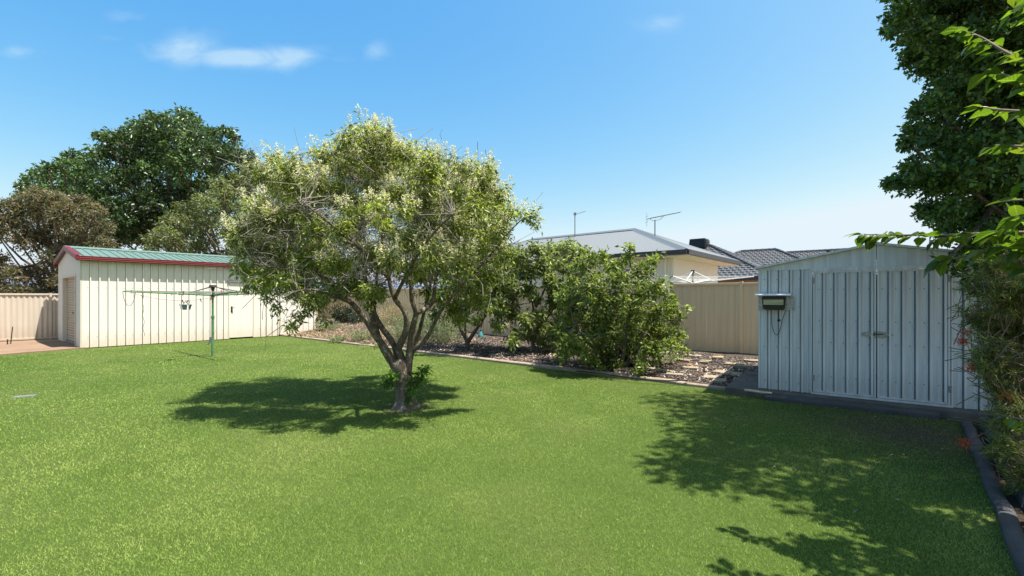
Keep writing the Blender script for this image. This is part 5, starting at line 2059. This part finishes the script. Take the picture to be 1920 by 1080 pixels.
for (px_, py_, y_, s_) in ((1805, 640, 3.5, 1.0), (1822, 688, 3.4, 1.0), (1888, 744, 3.2, 1.0), (1808, 830, 3.35, 0.8), (1880, 510, 3.4, .9), (1812, 622, 3.55, .6)):
    q = np.array(at(px_, py_, y_))
    nf = 130
    d_ = sphere_dirs(nf, rng)
    V, Fa = leaf_arrays(q + rng.normal(0, 0.014, (nf, 3)), d_, sphere_dirs(nf, rng), rng.uniform(0.02, 0.05, nf) * s_, np.full(nf, 0.0032))
    col_ = [(0.36, 0.05, 0.025), (0.50, 0.10, 0.05), (0.5, 0.17, 0.08)] if py_ not in (744, 510) else [(0.42, 0.14, 0.05), (0.5, 0.24, 0.10)]
    put('flower', V, Fa, 'petal', np.repeat(palette(rng, nf, col_, None, 0, .2), 4, 0), gv)

# ---------------- broad-leaved tree leaning in at the right; its big leaves are single pieces


def big_leaf_mesh(k):
    r_ = random.Random(k)
    n = 7
    V, Fc = [], []
    L, W = 1.0, r_.uniform(0.62, 0.78)
    curl = r_.uniform(0.10, 0.35)
    foldh = r_.uniform(0.06, 0.16)
    prof = [0.0, 0.62, 0.95, 1.0, 0.86, 0.58, 0.26, 0.0]
    for i in range(n + 1):
        t = i / n
        w = W * 0.5 * prof[i] * (1 + r_.uniform(-.05, .05))
        zc = -curl * t * t * L
        x = t * L
        sk = 0.03 * math.sin(t * 5 + k)
        V += [(x - 0.05 * (i in (1,)), -w + sk, zc + foldh * w / (W * .5) + r_.uniform(-.015, .015)), (x, sk, zc), (x - 0.05 * (i in (1,)), w + sk, zc + foldh * w / (W * .5) + r_.uniform(-.015, .015))]
    for i in range(n):
        a = 3 * i
        Fc += [(a, a + 3, a + 4, a + 1), (a + 1, a + 4, a + 5, a + 2)]
    # stalk
    b = len(V)
    V += [(-0.30, -0.012, 0.05), (-0.30, 0.012, 0.05), (0.0, 0.014, 0.0), (0.0, -0.014, 0.0), (-0.3, 0, 0.075), (0, 0, 0.025)]
    Fc += [(b, b + 1, b + 2, b + 3), (b + 1, b + 4, b + 5, b + 2), (b + 4, b, b + 3, b + 5)]
    return V, Fc


LEAFV = []
r0_ = random.Random(3)
shades = [(0.06, 0.12, 0.014), (0.085, 0.155, 0.018), (0.12, 0.185, 0.022), (0.03, 0.075, 0.012), (0.05, 0.10, 0.014), (0.14, 0.19, 0.028)]
for k in range(12):
    V, Fc = big_leaf_mesh(k)
    me = bpy.data.meshes.new('leaf')
    me.from_pydata(V, [], Fc)
    me.materials.append(MATS['leaf_big'])
    ca = me.color_attributes.new('col', 'FLOAT_COLOR', 'POINT')
    c_ = shades[k % 6]
    ca.data.foreach_set('color', [x for _ in V for x in (c_[0], c_[1], c_[2], 1.0)])
    me.polygons.foreach_set('use_smooth', [True] * len(me.polygons))
    me.update()
    LEAFV.append(me)
LT = Vector((3.15, 1.75, 0))
lt = tree_obj('broad_leaved_tree', 'broad-leaved young tree reaching in with bright leaves from the right edge', LT)
b = MB()
limb(b, [Vector((0, 0, -.05)), Vector((.03, 0, .6)), Vector((-.02, .05, 1.3)), Vector((0.05, 0.05, 2.2)), Vector((0, 0.1, 3.0))], 0.06, 0.02, 9)
b.build('trunk', 'bark_dark', lt, smooth=True)
brs = [
    # branch polyline in picture positions with depth, leaf count, leaf length
    ([(2080, 470, 1.85), (1960, 440, 2.0), (1880, 437, 2.15), (1800, 440, 2.35), (1720, 441, 2.5), (1650, 440, 2.62), (1620, 440, 2.68)], 62, 0.088),
    ([(2080, 520, 1.85), (1960, 470, 1.95), (1890, 462, 2.1), (1820, 478, 2.3), (1760, 490, 2.45)], 40, 0.088),
    ([(2080, 400, 1.75), (1980, 400, 1.8), (1920, 405, 1.95), (1880, 430, 2.1)], 20, 0.09),
    ([(2060, 190, 1.75), (1960, 130, 1.85), (1890, 100, 2.0), (1840, 70, 2.12), (1800, 55, 2.2)], 40, 0.085),
    ([(2060, 190, 1.75), (1970, 170, 1.8), (1910, 150, 1.9), (1860, 130, 2.05)], 26, 0.085),
    ([(2060, 260, 1.75), (1980, 225, 1.85), (1920, 210, 1.95), (1865, 205, 2.1), (1845, 200, 2.15)], 16, 0.085),
    ([(2060, 320, 1.75), (1980, 290, 1.85), (1920, 275, 1.95), (1865, 272, 2.1)], 12, 0.085),
    ([(2060, 420, 1.75), (1980, 385, 1.85), (1920, 375, 1.95), (1880, 378, 2.1)], 10, 0.08),
    ([(2060, 760, 1.9), (1970, 790, 2.1), (1910, 785, 2.3), (1865, 775, 2.45)], 16, 0.075),
    ([(2060, 620, 1.9), (1980, 640, 2.2), (1900, 668, 2.6)], 5, 0.075),
    ([(2060, 560, 1.8), (1990, 520, 1.9), (1940, 500, 2.0), (1900, 500, 2.1)], 14, 0.09),
    ([(2060, 60, 1.75), (1980, 20, 1.85), (1930, 0, 1.95), (1890, -30, 2.0)], 14, 0.085),
]
rl = random.Random(17)
nleaf = 0
for pts, nl, LL in brs:
    P = [at(*q) - LT for q in pts]
    zt_ = P[0].z - 0.5
    root_p = Vector((0.0, 0.03, max(0.5, min(2.6, zt_))))
    b = MB()
    Q = limb(b, [root_p] + P, 0.014, 0.0025, 6, 5)
    br = b.build('branch', 'twig_brown', lt, smooth=True)
    lo = int(len(Q) * 0.06)
    nl = int(nl * 1.45)
    for k in range(nl):
        f = lo + (len(Q) - 1 - lo) * ((k + rl.uniform(0, 1)) / nl)
        i = min(int(f), len(Q) - 2)
        q = Q[i].lerp(Q[i + 1], f - i)
        tdir = (Q[i + 1] - Q[i]).normalized()
        sd_ = 1 if k % 2 else -1
        side = tdir.cross(Vector((0, 0, 1))).normalized() * sd_
        ax_ = (tdir * rl.uniform(0.15, 0.9) + side * rl.uniform(0.3, 0.9) + Vector((0, 0, rl.uniform(-0.85, 0.15)))).normalized()
        up_ = Vector((rl.gauss(0, .35), rl.gauss(0, .35), 1))
        y_ = up_.cross(ax_).normalized()
        z_ = ax_.cross(y_)
        Ls = LL * rl.uniform(0.5, 1.05)
        M = Matrix((ax_, y_, z_)).transposed().to_4x4()
        M.translation = q + ax_ * 0.30 * Ls
        o = link('leaf', LEAFV[rl.randrange(12)], lt, M @ Matrix.Scale(Ls, 4))
        nleaf += 1
# crown outside the picture whose shade falls on the lawn corner
ob = []
r_ = np.random.default_rng(5)
for k in range(42):
    y = r_.uniform(1.5, 2.9)
    ob.append((max(r_.uniform(2.5, 3.9), 1.17 * y + 0.25), y, r_.uniform(1.5, 3.4), r_.uniform(0.22, 0.36)))
P, D, I = blob_tips(np.array(ob), 110, r_, 0.2, 0.2)
V, Fa, Ir = leaves_on_tips(P, D, I, 5, r_, 0.09, 0.06, 0.4, 0.1)
c_ = palette(r_, len(Ir), shades[:3], Ir)
put('crown', V, Fa, 'leaf_big', np.repeat(c_, 4, 0), lt)
V, Fa = twig_mesh(nearest_on([LT + Vector((0, .05, z)) for z in np.linspace(1.2, 3, 10)], np.array(ob)[:, :3]), np.array(ob)[:, :3], 0.015, 0.004, r_, 0.08)
put('twigs', V, Fa, 'twig_brown', None, lt)

# ------------------------------------------------------------------ lawn blades
rng = np.random.default_rng(91)


def lawn_mask(X, Y):
    m_ = np.ones(len(X), bool)
    m_ &= ((X - BP0.x) * BN.x + (Y - BP0.y) * BN.y) < -0.06 + rng.normal(0, 0.012, len(X))
    nx, ny = -E2.x, -E2.y
    m_ &= ((X - GC.x) * nx + (Y - GC.y) * ny) > 0.05 + rng.normal(0, 0.02, len(X))
    # apron edge
    a = Vector((-13.9, 8.4)) - Vector((GC.x, GC.y))
    nn = Vector((-a.y, a.x)).normalized()
    if nn.x < 0:
        nn = -nn
    m_ &= (((X - GC.x) * nn.x + (Y - GC.y) * nn.y) > 0.02 + rng.normal(0, 0.02, len(X))) | (Y > GC.y)
    # shed kerb
    v = (X - SHO.x) * SHY.x + (Y - SHO.y) * SHY.y
    uu_ = (X - SHO.x) * SHX.x + (Y - SHO.y) * SHX.y
    m_ &= (v < -0.36) | ((v < -0.21) & (uu_ < 0.1)) | (uu_ < -0.43)
    kd = (KP0 - KP1).normalized()
    m_ &= ((X - KP1.x) * (-kd.y) + (Y - KP1.y) * kd.x) > 0.0
    return m_


NB = 1250000
Rmin, Rmax = 1.3, 20.0
# density falls with the square of the distance
lr = rng.uniform(math.log(Rmin), math.log(Rmax), NB)
R = np.exp(lr)
th = rng.uniform(-math.radians(58), math.radians(56), NB)
X, Y = R * np.sin(th), R * np.cos(th)
k_ = lawn_mask(X, Y)
X, Y, R = X[k_], Y[k_], R[k_]
worn = np.exp(-(((X - 4.25) / 0.9) ** 2 + ((Y - 5.0) / 1.0) ** 2)) + 1.2 * np.exp(-(((X - TB.x) / 0.27) ** 2 + ((Y - TB.y) / 0.27) ** 2))
k_ = rng.random(len(X)) > worn * 0.75
X, Y, R = X[k_], Y[k_], R[k_]
n = len(X)


def vnoise(X, Y, s, seed):
    r_ = np.random.default_rng(seed)
    G = r_.random((64, 64))
    x, y = X * s + 100.3, Y * s + 77.7
    xi, yi = np.floor(x).astype(int), np.floor(y).astype(int)
    fx, fy = x - xi, y - yi
    fx, fy = fx * fx * (3 - 2 * fx), fy * fy * (3 - 2 * fy)
    g = lambda a, b: G[a % 64, b % 64]
    return (g(xi, yi) * (1 - fx) + g(xi + 1, yi) * fx) * (1 - fy) + (g(xi, yi + 1) * (1 - fx) + g(xi + 1, yi + 1) * fx) * fy


pat = 0.50 + 0.75 * (0.45 * vnoise(X, Y, 0.55, 1) + 0.33 * vnoise(X, Y, 1.9, 2) + 0.22 * vnoise(X, Y, 6, 3) - 0.5)
wscale = np.clip(R / 4.3, 0.8, 4.5)
H = rng.uniform(0.006, 0.016, n) * (0.75 + 0.5 * pat) * np.clip(wscale, 1, 1.15)
W = rng.uniform(0.0020, 0.0035, n) * wscale
az = rng.uniform(0, 2 * PI, n)
lean = rng.uniform(0.3, 1.5, n)
bz = rng.uniform(0, 2 * PI, n)
base = np.stack([X, Y, np.zeros(n)], 1)
sd_ = np.stack([np.cos(az), np.sin(az), np.zeros(n)], 1) * W[:, None] * 0.5
tip = base + np.stack([np.cos(bz) * lean * H, np.sin(bz) * lean * H, H], 1)
V = np.stack([base - sd_, base + sd_, tip], 1).reshape(-1, 3)
Fa = np.arange(3 * n).reshape(-1, 3)
g0 = np.array([0.076, 0.128, 0.020])
g1 = np.array([0.126, 0.186, 0.034])
g2 = np.array([0.21, 0.240, 0.070])
k1 = np.clip((pat - 0.25) * 2.0, 0, 1)[:, None]
cc = g0 * (1 - k1) + g1 * k1
k2 = (np.clip((pat - 0.55) * 2.0, 0, 0.35)[:, None] + 0.22 * rng.random((n, 1)) ** 2)
cc = cc * (1 - k2) + g2 * k2
dry = rng.random(n) < (0.008 + 0.03 * np.clip(pat - 0.5, 0, 1) * 2)
cc[dry] = np.array([0.28, 0.24, 0.13])
cc *= 1.86 * np.exp(rng.normal(0, 0.16, (n, 1)))
edge = np.exp(-np.abs(((X - BP0.x) * BN.x + (Y - BP0.y) * BN.y)) / 0.55)[:, None] * (0.35 + 0.65 * vnoise(X, Y, 1.6, 8)[:, None])
cc = cc * (1 - 0.6 * edge) + np.array([0.24, 0.22, 0.085]) * 0.6 * edge
o = link('lawn_grass', raw_mesh('lawn_grass', V, Fa, 'blade', np.repeat(np.clip(cc, 0, 0.8), 3, 0)))
tag(o, 'short mown green grass of the lawn', kind='stuff')

# fallen dry leaves on the shaded corner of the lawn
n = 120
X = rng.uniform(2.2, 4.9, n)
Y = rng.uniform(2.6, 6.2, n)
k_ = lawn_mask(X, Y)
X, Y = X[k_], Y[k_]
n = len(X)
V, Fa = leaf_arrays(np.stack([X, Y, rng.uniform(0.015, 0.03, n)], 1), norm(np.stack([rng.normal(0, 1, n), rng.normal(0, 1, n), rng.normal(0, .2, n)], 1)), norm(rng.normal(0, .3, (n, 3)) + np.array([0, 0, 1])), rng.uniform(.02, .05, n), rng.uniform(.01, .02, n))
o = link('leaf_litter', raw_mesh('leaf_litter', V, Fa, 'chip', np.repeat(palette(rng, n, [(0.14, 0.10, 0.06), (0.26, 0.21, 0.14)], None, 0, .25), 4, 0)))
tag(o, 'dry fallen leaves scattered on the shaded lawn corner', kind='stuff')
bpy.context.view_layer.update()
